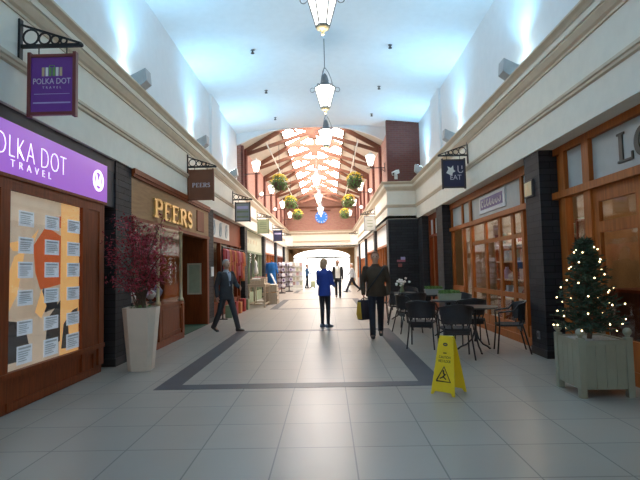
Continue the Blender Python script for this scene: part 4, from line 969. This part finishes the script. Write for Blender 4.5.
# ------------------------------------------------------------------ wet floor sign
t = thing('wet_floor_sign', 'yellow folding CAUTION WET FLOOR sign on the pale tiles', 'wet floor sign', (1.33,5.58,0), R(-40))
def leaf_panel(sy):
    """tapered panel leaning in to the top"""
    mb = MB(); W0, W1, H_, D = .145, .088, .63, .13
    def P(x, z, o): return V((x, sy*(D*(1-z/H_)+.012+o), z))
    out = [(-W0,0),(-W0+.03,0),(-W0+.05,.035),(W0-.05,.035),(W0-.03,0),(W0,0),(W1,H_-.03),(W1-.02,H_),(-W1+.02,H_),(-W1,H_-.03)]
    mb.prism(out, lambda x,z: P(x,z,0), lambda x,z: P(x,z,.012))
    return mb, P
for sy in (-1,1):
    mb, P = leaf_panel(sy); pn = mb.build('panel', M['wet'], t, bevel=.003)
    if sy < 0:
        u = V((1,0,0)); v = (P(0,1,0)-P(0,0,0)).normalized(); O = P(0,0,.0125)
        mb = MB()
        put_text(mb,'CAUTION',O+v*.40-u*.07,u,v,.14,.028,.002); stroke(mb,[(-.02,.46),(.02,.46)],.012,O,u,v,.002); put_text(mb,'WET FLOOR',O+v*.355-u*.075,u,v,.15,.030,.002)
        mb.build('wording', M['signblack'], pn); mb = MB()
        tri = [(-.085,.15),(.085,.15),(0,.31),(-.085,.15)]
        stroke(mb,tri,.016,O,u,v,.002); stroke(mb,[(-.045,.18),(.0,.20),(.03,.175)],.014,O,u,v,.002); stroke(mb,[(-.005,.25),(.01,.22),(-.01,.195)],.018,O,u,v,.002); stroke(mb,[(.0,.235),(.03,.225)],.01,O,u,v,.002)
        stroke(mb,arc(-.005,.262,.006,.006,0,360,8),.012,O,u,v,.002)
        mb.build('warning_triangle', M['signblack'], pn)
        mb = MB(); stroke(mb,arc(0,.555,.022,.012,0,360,14),.014,O,u,v,.002); mb.build('grip_hole', M['dusk'], pn)
mb = MB(); mb.box(-.085,.085,-.018,.018,.60,.635); mb.build('hinge', M['wet'], t, bevel=.005)

# ------------------------------------------------------------------ planter with the lit tree
PX, PY = 2.92, 5.52
t = thing('planter_box', 'sage painted square wooden planter with ball finials, lower right', 'planter', (PX,PY,0))
a = .25
for sx in (-1,1):
    for sy in (-1,1):
        mb = MB(); x, y = sx*a, sy*a; mb.box(x-.035,x+.035,y-.035,y+.035,0,.63); p_ = mb.build('corner_post', M['sage'], t, bevel=.005)
        mb = MB(); mb.lathe([(.02,.625),(.025,.645)],(x,y,0),10); mb.ell((x,y,.685),.045,14,10); mb.build('ball_finial', M['sage'], p_, smooth=True)
for i, (x0,x1,y0,y1) in enumerate(((-a+.035,a-.035,-a-.02,-a+.01),(-a+.035,a-.035,a-.01,a+.02),(-a-.02,-a+.01,-a+.035,a-.035),(a-.01,a+.02,-a+.035,a-.035))):
    mb = MB(); n_ = 4
    for q in range(n_):
        if i < 2: w = (x1-x0)/n_; mb.box(x0+q*w+.002,x0+(q+1)*w-.002,y0,y1,.09,.565)
        else: w = (y1-y0)/n_; mb.box(x0,x1,y0+q*w+.002,y0+(q+1)*w-.002,.09,.565)
    mb.box(x0,x1,y0-.006 if i in (0,) else y0,y1+.006 if i == 1 else y1,.55,.60); mb.build('side_panel', M['sage'], t, bevel=.003)
mb = MB(); mb.box(-a+.012,a-.012,-a+.012,a-.012,.10,.585); mb.build('gravel', M['gravel'], t)
t = thing('lit_tree', 'small dark conifer wound with warm fairy lights in the sage planter', 'tree', (PX-.02,PY,.54))
mb = MB(); mb.tube([(0,0,0),(.01,0,.3),(0,.01,.7),(0,0,1.18)], [.028,.024,.016,.006], 8); mb.build('trunk', M['bark'], t)
rnd = random.Random(21); mb = MB(); br = MB(); 
def cone_r(z): return .35*max(0,(1-(z-.14)/1.04))**.7+.02
for i in range(190):
    z = .12+1.02*(i/190)**1.1; a_ = i*2.39996; L_ = cone_r(z)*rnd.uniform(.72,1.1); d = V((math.cos(a_),math.sin(a_),rnd.uniform(-.05,.35))).normalized(); p0 = V((0,0,z))
    br.tube([p0, p0+d*L_], [.006,.002], 4)
    for j in range(22):
        s_ = .15+.85*j/21; c = p0+d*L_*s_; q = rnd.uniform(0,6.28); u = (d*.55+V((math.cos(q),math.sin(q),rnd.uniform(-.6,.9)))*.6).normalized(); w = u.cross(d).normalized()
        ln_ = .075*(1.25-.5*s_); mb.poly([c, c+u*ln_*.5-w*.008, c+u*ln_, c+u*ln_*.5+w*.008])
mb.build('needles', M['fir'], t); br.build('branches', M['bark'], t)
t = thing('fairy_light_string', 'string of small warm fairy lights wound around the conifer', 'fairy lights', (PX-.02,PY,.54))
pts = []
for i in range(120):
    z = .10+1.12*i/119; a_ = i*.36; r = cone_r(z)*1.0; pts.append((r*math.cos(a_), r*math.sin(a_), z))
mb = MB(); mb.tube(pts, .0025, 4); mb.build('wire', M['fir'], t)
for i in range(1,112,2):
    p_ = V(pts[i]); p_ += V((p_.x,p_.y,0))*rnd.uniform(-.1,.14)+V((rnd.uniform(-.04,.04),rnd.uniform(-.04,.04),rnd.uniform(-.05,.05))); mb = MB(); mb.ell(p_, .0085, 6, 5); mb.build('bulb', M['bulb'], t, smooth=True)

# ------------------------------------------------------------------ white pot with red shrub
t = thing('tapered_pot', 'tall white tapered pot left of the jeweller front', 'pot', (-2.78,7.2,0), R(8))
def oct_(h, z, c): return [(x*h,y*h,z) for x, y in ((1,-1+c),(1,1-c),(1-c,1),(-1+c,1),(-1,1-c),(-1,-1+c),(-1+c,-1),(1-c,-1))]
mb = MB(); mb.rings([oct_(.165,0,.35), oct_(.238,.90,.35), oct_(.238,.915,.35), oct_(.212,.915,.35), oct_(.203,.84,.35)]); mb.build('pot', M['pot'], t, bevel=.004)
mb = MB(); mb.rings([oct_(.198,.80,.35), oct_(.204,.85,.35)]); mb.build('soil', M['soil'], t)
t = thing('red_shrub', 'red leafed shrub growing from the tall white pot', 'shrub', (-2.78,7.2,.85))
rnd = random.Random(33); st = MB(); lf = MB()
for i in range(70):
    a_ = rnd.uniform(0,6.283); hh = rnd.uniform(.42,1.42); rr_ = rnd.uniform(.12,.66)*(.55+.5*hh/1.4); 
    if hh > 1.2: rr_ *= .65
    e = V((rr_*math.cos(a_), rr_*math.sin(a_), hh)); m_ = V((e.x*.35,e.y*.35,hh*.62)); b_ = V((rnd.uniform(-.05,.05),rnd.uniform(-.05,.05),0))
    if i < 46: st.tube([b_, (b_+m_)/2+V((rnd.uniform(-.03,.03),0,0)), m_, e], [.010,.008,.006,.003], 5)
    for j in range(54):
        s_ = rnd.uniform(.25,1.1); c = m_.lerp(e,s_)+V((rnd.gauss(0,.05),rnd.gauss(0,.05),rnd.gauss(0,.045))); u = V((rnd.uniform(-1,1),rnd.uniform(-1,1),rnd.uniform(-.7,.5))).normalized(); w = u.cross(V((rnd.uniform(-1,1),rnd.uniform(-1,1),1))).normalized()
        l_ = rnd.uniform(.018,.034); lf.poly([c-u*l_, c-w*l_*.42, c+u*l_, c+w*l_*.42])
st.build('stems', M['bark'], t); lf.build('foliage', M['redleaf'], t)
mb = MB()
for i in range(90):
    a_ = rnd.uniform(0,6.283); r = rnd.uniform(.02,.18); c = V((r*math.cos(a_),r*math.sin(a_),rnd.uniform(0,.09))); u = V((rnd.uniform(-1,1),rnd.uniform(-1,1),rnd.uniform(0,1))).normalized(); w = u.cross(V((1,0,.3))).normalized()
    mb.poly([c-u*.03,c-w*.014,c+u*.03,c+w*.014])
mb.build('ground_leaves', M['leaf'], t)

# ------------------------------------------------------------------ people
def remesh(mb, name, vox, it=4):
    bmesh.ops.recalc_face_normals(mb.bm, faces=mb.bm.faces)
    me = bpy.data.meshes.new(name); mb.bm.to_mesh(me); mb.bm.free()
    o = bpy.data.objects.new(name, me); COL.objects.link(o)
    md = o.modifiers.new('r', 'REMESH'); md.mode = 'VOXEL'; md.voxel_size = vox
    dg = bpy.context.evaluated_depsgraph_get(); me2 = bpy.data.meshes.new_from_object(o.evaluated_get(dg))
    bpy.data.objects.remove(o); bpy.data.meshes.remove(me)
    bm = bmesh.new(); bm.from_mesh(me2)
    for _ in range(it): bmesh.ops.smooth_vert(bm, verts=bm.verts, factor=.5, use_axis_x=True, use_axis_y=True, use_axis_z=True)
    bm.to_mesh(me2); bm.free()
    for p in me2.polygons: p.use_smooth = True
    me2.name = name; return me2
def mkobj(name, me, m, parent):
    o = bpy.data.objects.new(name, me); COL.objects.link(o); me.materials.clear(); me.materials.append(m)
    if parent is not None: o.parent = parent
    return o
def person(label, loc, rz_, H, legs, arms, outfit, group=None, wid=1.0, lean=0):
    """faces +y; legs/arms: (left, right) angle tuples in degrees"""
    k_ = H/1.75; J = {}
    # legs
    low = 9
    for sx, (hf, kf, ft) in zip((-1,1), legs):
        hip = V((sx*.088,0,.90)); d1 = V((0,math.sin(R(hf)),-math.cos(R(hf)))); kn = hip + d1*.43
        d2 = V((0,math.sin(R(hf-kf)),-math.cos(R(hf-kf)))); an = kn + d2*.40
        fd = V((0,math.cos(R(ft)),math.sin(R(ft)))); J[sx,'leg'] = (hip,kn,an,fd)
        toe = an + fd*.17; heel = an - fd*.055 - V((0,0,.0))
        low = min(low, an.z-.075*abs(math.cos(R(ft)))-max(0,math.sin(R(ft)))*.05, toe.z-.062)
    sh = V((0,0,-low))
    Lm = Matrix.Rotation(R(-lean), 3, 'X')
    def up(p): p = V(p); q = V((0,0,.95)); return q + Lm @ (p-q) + sh
    def dn(p): return V(p) + sh
    SW = .185*wid
    for sx, (sf, ab, ef, inn) in zip((-1,1), arms):
        s0 = V((sx*SW,-.01,1.405)); d1 = V((sx*math.sin(R(ab)), math.cos(R(ab))*math.sin(R(sf)), -math.cos(R(ab))*math.cos(R(sf))))
        el = s0 + d1*.285; d2 = V((-sx*math.sin(R(inn)), math.cos(R(inn))*math.sin(R(sf+ef)), -math.cos(R(inn))*math.cos(R(sf+ef)))); wr = el + d2*.25
        J[sx,'arm'] = (up(s0),up(el),up(wr),(Lm@d2).normalized())
    TR = [(.845,.10,.085,0),(.90,.150,.105,-.005),(.95,.160,.112,-.008),(1.03,.150,.105,0),(1.12,.135,.10,.0),(1.22,.148,.108,0),(1.32,.168,.115,-.004),(1.385,.165,.10,-.01),(1.43,.115,.078,-.012),(1.465,.062,.06,-.005)]
    def ring(z, a, b, yo, f): return [f((a*wid*math.cos(q), yo+b*math.sin(q), z)) for q in [2*math.pi*i/18 for i in range(18)]]
    # --- body: one continuous skin
    mb = MB(); mb.rings([ring(z,a*.94,b*.94,yo,up) for z,a,b,yo in TR])
    mb.capsule(up((0,-.008,1.42)), up((0,.012,1.57)), .062, .054)
    mb.ell(up((0,.012,1.648)), (.075,.093,.106), 16, 12); mb.ell(up((0,.040,1.588)), (.054,.060,.056), 14, 9)
    mb.capsule(up((0,.098,1.655)), up((0,.116,1.622)), .010, .016, 8)
    for sx in (-1,1):
        mb.ell(up((sx*.077,.0,1.635)), (.012,.022,.032), 8, 6)
        hip,kn,an,fd = J[sx,'leg']; mb.capsule(dn(hip+V((0,0,.02))), dn(kn), .083, .055); mb.capsule(dn(kn), dn(an), .055, .038); mb.capsule(dn(an-fd*.03-V((0,0,.03))), dn(an+fd*.12-V((0,0,.04))), .034, .028)
        s0,el,wr,d2 = J[sx,'arm']; mb.capsule(s0, el, .052, .041); mb.capsule(el, wr, .040, .027); mb.ell(s0, .056, 10, 7)
        n = V((-sx,0,0)); n = (n - d2*n.dot(d2)).normalized(); f = d2.cross(n)*sx
        if f.y < 0 : f = -f
        rot = Matrix((f, d2, n)).transposed(); mb.ell(wr+d2*.05, (.040,.056,.018), 12, 8, rot)
    for v in mb.bm.verts: v.co *= k_
    me = remesh(mb, 'person', .0125)
    bm = bmesh.new(); bm.from_mesh(me); hb = MB(); hb.bm.free(); hb.bm = bm
    for sx in (-1,1):                                             # five curled fingers
        s0,el,wr,d2 = J[sx,'arm']; n = V((-sx,0,0)); n = (n - d2*n.dot(d2)).normalized(); f = d2.cross(n)*sx
        if f.y < 0: f = -f
        for i, L_ in enumerate((.066,.074,.070,.055)):
            base = wr + d2*.085 + f*(.027-.018*i); a_ = R(14+8*i*.3); pts = [base - d2*.02]; p_ = base; c_ = .25
            for s_ in (.45,.32,.23):
                pts.append(p_); dd = (d2*math.cos(c_) + n*math.sin(c_)); p_ = p_ + dd*L_*s_; c_ += .38
            pts.append(p_); hb.tube([q*k_ for q in pts], [.0088*k_,.0088*k_,.0084*k_,.0076*k_,.0055*k_], 7)
        b_ = wr + d2*.025 + f*.030; p1 = b_ + f*.022 + d2*.030 + n*.008; p2 = p1 + f*.004 + d2*.030 + n*.008
        hb.tube([(b_-f*.012)*k_, b_*k_, p1*k_, p2*k_], [.011*k_,.011*k_,.0095*k_,.0065*k_], 7)
    bm.to_mesh(me); bm.free()
    for p in me.polygons: p.use_smooth = True
    body = mkobj('person', me, M['skin'], None)
    body.location = (*loc, 0); body.rotation_euler = (0,0,rz_); tag(body, label, 'person', group)
    def piece(name, fn, m, vox=.014, it=3):
        mb = MB(); fn(mb)
        for v in mb.bm.verts: v.co *= k_
        return mkobj(name, remesh(mb, name, vox, it), m, body)
    # eyes
    mb = MB()
    for sx in (-1,1): mb.ell(up((sx*.030,.098,1.652))*k_, .0085*k_, 8, 6)
    mb.build('eyes', M['eye'], body, smooth=True)
    # trousers
    def trousers(mb):
        mb.rings([ring(z,a+.014,b+.014,yo,dn) for z,a,b,yo in TR[:5]])
        e = outfit.get('slim',0)
        for sx in (-1,1):
            hip,kn,an,fd = J[sx,'leg']; mb.capsule(dn(hip), dn(kn), .096-e*.004, .070-e*.008); mb.capsule(dn(kn), dn(an+(an-kn).normalized()*.015), .070-e*.008, .060-e*.016)
    piece('trousers', trousers, outfit['trousers'])
    # shoes
    for sx in (-1,1):
        hip,kn,an,fd = J[sx,'leg']; upv = V((1,0,0)).cross(fd); mb = MB(); rs = []
        for s_, w, h in ((-.075,.022,.05),(-.065,.034,.085),(-.02,.038,.10),(.03,.041,.082),(.09,.046,.062),(.15,.044,.050),(.185,.030,.038),(.197,.012,.022)):
            c = dn(an) + fd*s_; rs.append([c + V((1,0,0))*w*math.cos(q)*1.0 + upv*(-.075 + h*.5 + h*.5*max(-.98,min(1,math.sin(q)*1.25))) for q in [2*math.pi*i/14 for i in range(14)]])
        mb.rings(rs)
        for v in mb.bm.verts: v.co *= k_
        mb.build('shoe', outfit['shoes'], body, smooth=True)
    # shirt (under an open jacket)
    inf = .026
    if 'shirt' in outfit:
        piece('shirt', lambda mb: (mb.rings([ring(z,a+.016,b+.018,yo,up) for z,a,b,yo in TR[2:]]), mb.capsule(up((0,-.008,1.44)),up((0,0,1.49)),.07,.066)), outfit['shirt'])
    # jacket
    hem = outfit.get('hem', .86)
    def jacket(mb):
        low_ = [(hem,.176+outfit.get('flare',0),.128,-.004),(max(hem+.04,.93),.178+outfit.get('flare',0)*.6,.13,-.006)]
        rr_ = low_ + [(z,a+inf,b+inf,yo) for z,a,b,yo in TR if z > max(hem+.06,.97)]
        rr_ = rr_[:-1] + [(1.465,.075,.074,-.006)]
        mb.rings([ring(z,a,b,yo,up) for z,a,b,yo in rr_])
        for sx in (-1,1):
            s0,el,wr,d2 = J[sx,'arm']; mb.ell(s0, .073, 10, 7); mb.capsule(s0, el, .068, .058); mb.capsule(el, wr-d2*.01, .057, .045)
        if outfit.get('collar'): mb.rings([ring(z,a,b,yo,up) for z,a,b,yo in ((1.42,.09,.085,-.006),(1.47,.078,.078,0),(1.505,.072,.074,.0))])
    jk = piece('jacket' if not outfit.get('top') else 'top', jacket, outfit['jacket'])
    if 'shirt' in outfit:                                         # open front: shirt strip and tie shown over the chest
        mb = MB(); w = outfit.get('opening', .05)
        zz = (1.455,1.40,1.32,1.22,1.12) if not outfit.get('open_all') else (1.455,1.40,1.32,1.22,1.12,1.02,.93)
        rs = []
        for i, z in enumerate(zz):
            b = min((abs(q[0]-z), q[2]+q[3]) for q in TR)[1] + inf + .005; ww = w*(1-.75*i/(len(zz)-1)) if not outfit.get('open_all') else w
            a = [q for q in TR if abs(q[0]-z) < .06] ; 
            rs.append([up((ww*s_, b-.10*(ww*s_)**2/.02*.25-.004, z)) for s_ in (-1,-.5,0,.5,1)])
        vs = [[mb.bm.verts.new(p*k_) for p in r] for r in rs]; vb = [[mb.bm.verts.new((p-V((0,.03,0)))*k_) for p in r] for r in rs]
        for i in range(len(vs)-1):
            for j in range(4): mb.face([vs[i][j],vs[i][j+1],vs[i+1][j+1],vs[i+1][j]]); mb.face([vb[i][j],vb[i+1][j],vb[i+1][j+1],vb[i][j+1]])
            for j in (0,4): mb.face([vs[i][j],vs[i+1][j],vb[i+1][j],vb[i][j]])
        mb.build('shirt_front', outfit['shirt'], body, smooth=True)
        if 'tie' in outfit:
            mb = MB(); pts = [(.014,1.445),(.02,1.43),(.014,1.415),(.026,1.20),(.0,1.15)]; 
            def ty(z): return min((abs(q[0]-z), q[2]+q[3]) for q in TR)[1] + inf + .010
            for i in range(len(pts)-1):
                (w0,z0),(w1,z1) = pts[i],pts[i+1]
                q = [V((-w0,ty(z0),z0)),V((w0,ty(z0),z0)),V((w1+.001,ty(z1),z1)),V((-w1-.001,ty(z1),z1))]; mb.poly([up(p)*k_ for p in q])
                mb.poly([up(p-V((0,.012,0)))*k_ for p in q[::-1]])
            mb.build('tie', outfit['tie'], body)
    # hair
    long_ = outfit.get('hair_low', 1.60); mb = MB()
    hv = 1.12 if long_ < 1.58 else 1.0
    mb.ell((0,-.004*(hv>1),1.655), (.086*hv,.104*hv,.113*(1+(hv-1)*.4)), 22, 18)
    if long_ < 1.58: mb.ell((0,-.035,long_+.09), (.098,.074,.125), 18, 14)
    for v in mb.bm.verts:
        p = v.co
        if p.y > .045-(max(0,1.70-p.z))*.35 and p.z < 1.712 or p.z < long_ or (abs(p.x) > .06 and p.z < min(1.645,long_+.06) and p.y > -.015):
            c = V((0,0,1.64)); v.co = c + (p-c)*.80
    for v in mb.bm.verts: v.co = up(v.co)*k_
    mb.build('hair', outfit['hair'], body, smooth=True)
    return body, J, k_, up
def to_world(o, p): return o.matrix_basis @ p

man, J, k_, up = person('person walking in a charcoal suit and tie by the jeweller doorway', (-2.40,11.4), R(-128), 1.72, ((24,4,6),(-20,12,-22)), ((22,10,52,22),(-12,12,16,2)),
    dict(trousers=M['suit'], jacket=M['suit'], shirt=M['shirt'], tie=M['tie'], shoes=M['shoe'], hair=M['hairg'], hem=.80, opening=.06, hair_low=1.61))
wom, *_ = person('person in a bright blue jacket and dark leggings standing mid corridor', (-.10,11.95), R(-38), 1.66, ((1,2,0),(4,6,0)), ((8,8,42,22),(12,9,58,24)),
    dict(trousers=M['leggings'], jacket=M['bluej'], shoes=M['shoeb'], hair=M['hairl'], hem=.80, flare=.02, collar=True, slim=1, hair_low=1.485), wid=.98)
brn, J, k_, up = person('person in a brown jacket with a shoulder strap, walking with a dark bag', (.98,10.1), R(176), 1.77, ((-14,16,-18),(16,6,4)), ((-4,12,14,0),(6,13,12,2)),
    dict(trousers=M['jeans'], jacket=M['brownj'], shoes=M['shoe'], hair=M['hairb'], hem=.84, flare=.02, collar=True, hair_low=1.62), wid=1.08)
# shoulder strap across the chest, part of the clothing
mb = MB(); pts = []
for i in range(25):
    q = 2*math.pi*i/24; x = .20*math.cos(q); z = 1.19 + .255*math.cos(q) ; y = .152*math.sin(q) - .01
    pts.append(up((-x*.95, y, z))*k_)
mb.tube(pts[:-1], .016, 6, True); mb.build('shoulder_strap', M['black'], brn, smooth=True)
hand = J[1,'arm'][2]*k_ + J[1,'arm'][3]*.085*k_
hw = brn.matrix_basis @ hand
hp = Matrix.Translation(brn.location) @ brn.rotation_euler.to_matrix().to_4x4() @ hand
t = thing('shopping_bag', 'dark shopping bag with a mustard edge hanging from the hand of the man in brown', 'bag', (hp.x+.02,hp.y,hp.z-.43), R(40))
mb = MB(); mb.rings([[(-.15,-.06,0),(.15,-.06,0),(.15,.06,0),(-.15,.06,0)],[(-.17,-.075,.12),(.17,-.075,.12),(.17,.075,.12),(-.17,.075,.12)],[(-.16,-.045,.40),(.16,-.045,.40),(.16,.045,.40),(-.16,.045,.40)]]); mb.build('bag', M['bagm'], t, bevel=.012)
mb = MB(); mb.rings([[(x-.012,-.06,0.02),(x+.012,-.06,0.02),(x+.012,.06,.02),(x-.012,.06,.02)] for x in (-.146,)]+[[(x-.012,-.07,.12),(x+.012,-.07,.12),(x+.012,.07,.12),(x-.012,.07,.12)] for x in (-.167,)]+[[(x-.012,-.04,.36),(x+.012,-.04,.36),(x+.012,.04,.36),(x-.012,.04,.36)] for x in (-.158,)]); mb.build('mustard_edge', M['bagy'], t)
for sy in (-1,1):
    mb = MB(); mb.tube([(-.09,sy*.045,.39),(-.05,sy*.02,.425),(0,0,.445),(.05,sy*.02,.425),(.09,sy*.045,.39)], .009, 6); mb.build('handle', M['bagm'], t, smooth=True)
person('person with a white shirt under an open dark jacket, walking beyond the blue jacket', (.47,23.8), R(178), 1.84, ((12,4,4),(-14,18,-16)), ((10,9,12,2),(-10,9,12,2)),
    dict(trousers=M['jeans'], jacket=M['suit'], shirt=M['whitesign'], shoes=M['shoe'], hair=M['hairb'], hem=.84, opening=.11, open_all=True, hair_low=1.61))
person('person in a pale grey top striding to the left near the entrance', (1.42,29.3), R(100), 1.80, ((28,6,8),(-26,20,-26)), ((-22,9,18,2),(24,9,22,2)),
    dict(trousers=M['jeans'], jacket=M['greyt'], shoes=M['shoe'], hair=M['hairg'], top=True, hem=.90, hair_low=1.61))
far, *_ = person('person in a blue top and dark trousers beside the entrance, far left', (-1.60,36.6), R(-70), 1.78, ((8,4,2),(-6,8,-8)), ((25,8,50,8),(20,8,45,8)),
    dict(trousers=M['jeans'], jacket=M['teal'], shoes=M['shoe'], hair=M['hairb'], top=True, hem=.90, hair_low=1.60))
t = thing('shopping_trolley', 'small wheeled trolley bag beside the far person in the blue top', 'trolley', (-1.15,36.75,0), R(20))
mb = MB(); mb.box(-.15,.15,-.11,.11,.09,.52); mb.build('bag', M['greensign'], t, bevel=.03)
mb = MB(); mb.tube([(-.12,.12,.08),(-.12,.13,.9),(.12,.13,.9),(.12,.12,.08)], .011, 6); mb.build('frame', M['grey'], t)
for sx in (-.15,.15):
    mb = MB(); mb.tube([(sx-.014,.12,.075),(sx+.014,.12,.075)], .075, 14); mb.build('wheel', M['black'], t)

# ------------------------------------------------------------------ light, world, camera
def lamp(name, kind, loc, e, c, size=.1, rot=(0,0,0), **k):
    l = bpy.data.lights.new(name, kind); l.energy = e; l.color = c
    if kind == 'AREA':
        l.shape = 'RECTANGLE'; l.size = size[0]; l.size_y = size[1]
    else: l.shadow_soft_size = size
    o = bpy.data.objects.new(name, l); COL.objects.link(o); o.location = loc; o.rotation_euler = rot; return o
for x, y in lant: lamp('lantern_light', 'POINT', (x,y,lz-.50), 48, (1,.88,.70), .12)
for x, y, e in ((-4.6,9.6,5),(-4.6,16.5,12),(-4.8,22.5,22),(-4.8,28.5,45),(-4.8,34.5,45),(5.2,6.2,45),(4.05,10.5,70),(4.6,15.5,25),(4.2,20.8,60),(4.2,26.5,60),(4.2,32,60)):
    lamp('shop_ceiling_light', 'POINT', (x,y,2.85), e, (1,.74,.46), .12)
for y, z in ((12.9,.9),): lamp('exit_glow', 'POINT', (-4.7,10.2,2.2), 3, (.3,1,.4), .1)
W = bpy.data.worlds.new('sky'); S.world = W; W.use_nodes = True
bg = W.node_tree.nodes['Background']; bg.inputs[0].default_value = (1,.95,.88,1); bg.inputs[1].default_value = 6
cam = bpy.data.cameras.new('camera'); cam.sensor_width = 36; cam.lens = 485/640*36; cam.clip_end = 300; cam.clip_start = .05
co = bpy.data.objects.new('camera', cam); COL.objects.link(co); S.camera = co
yaw, pit, roll = R(.88), R(3.44), R(1.2)
fw = V((-math.sin(yaw)*math.cos(pit), math.cos(yaw)*math.cos(pit), math.sin(pit))); r0 = fw.cross(V((0,0,1))).normalized(); u0 = r0.cross(fw)
r1 = r0*math.cos(roll) - u0*math.sin(roll); u1 = u0*math.cos(roll) + r0*math.sin(roll)
mw = Matrix((r1, u1, -fw)).transposed().to_4x4(); mw.translation = (0,0,1.42); co.matrix_world = mw
vs_ = S.view_settings; S.display_settings.display_device = 'sRGB'; vs_.view_transform = 'Standard'; vs_.look = 'None'; vs_.gamma = 1; vs_.exposure = -0.33; vs_.use_curve_mapping = False
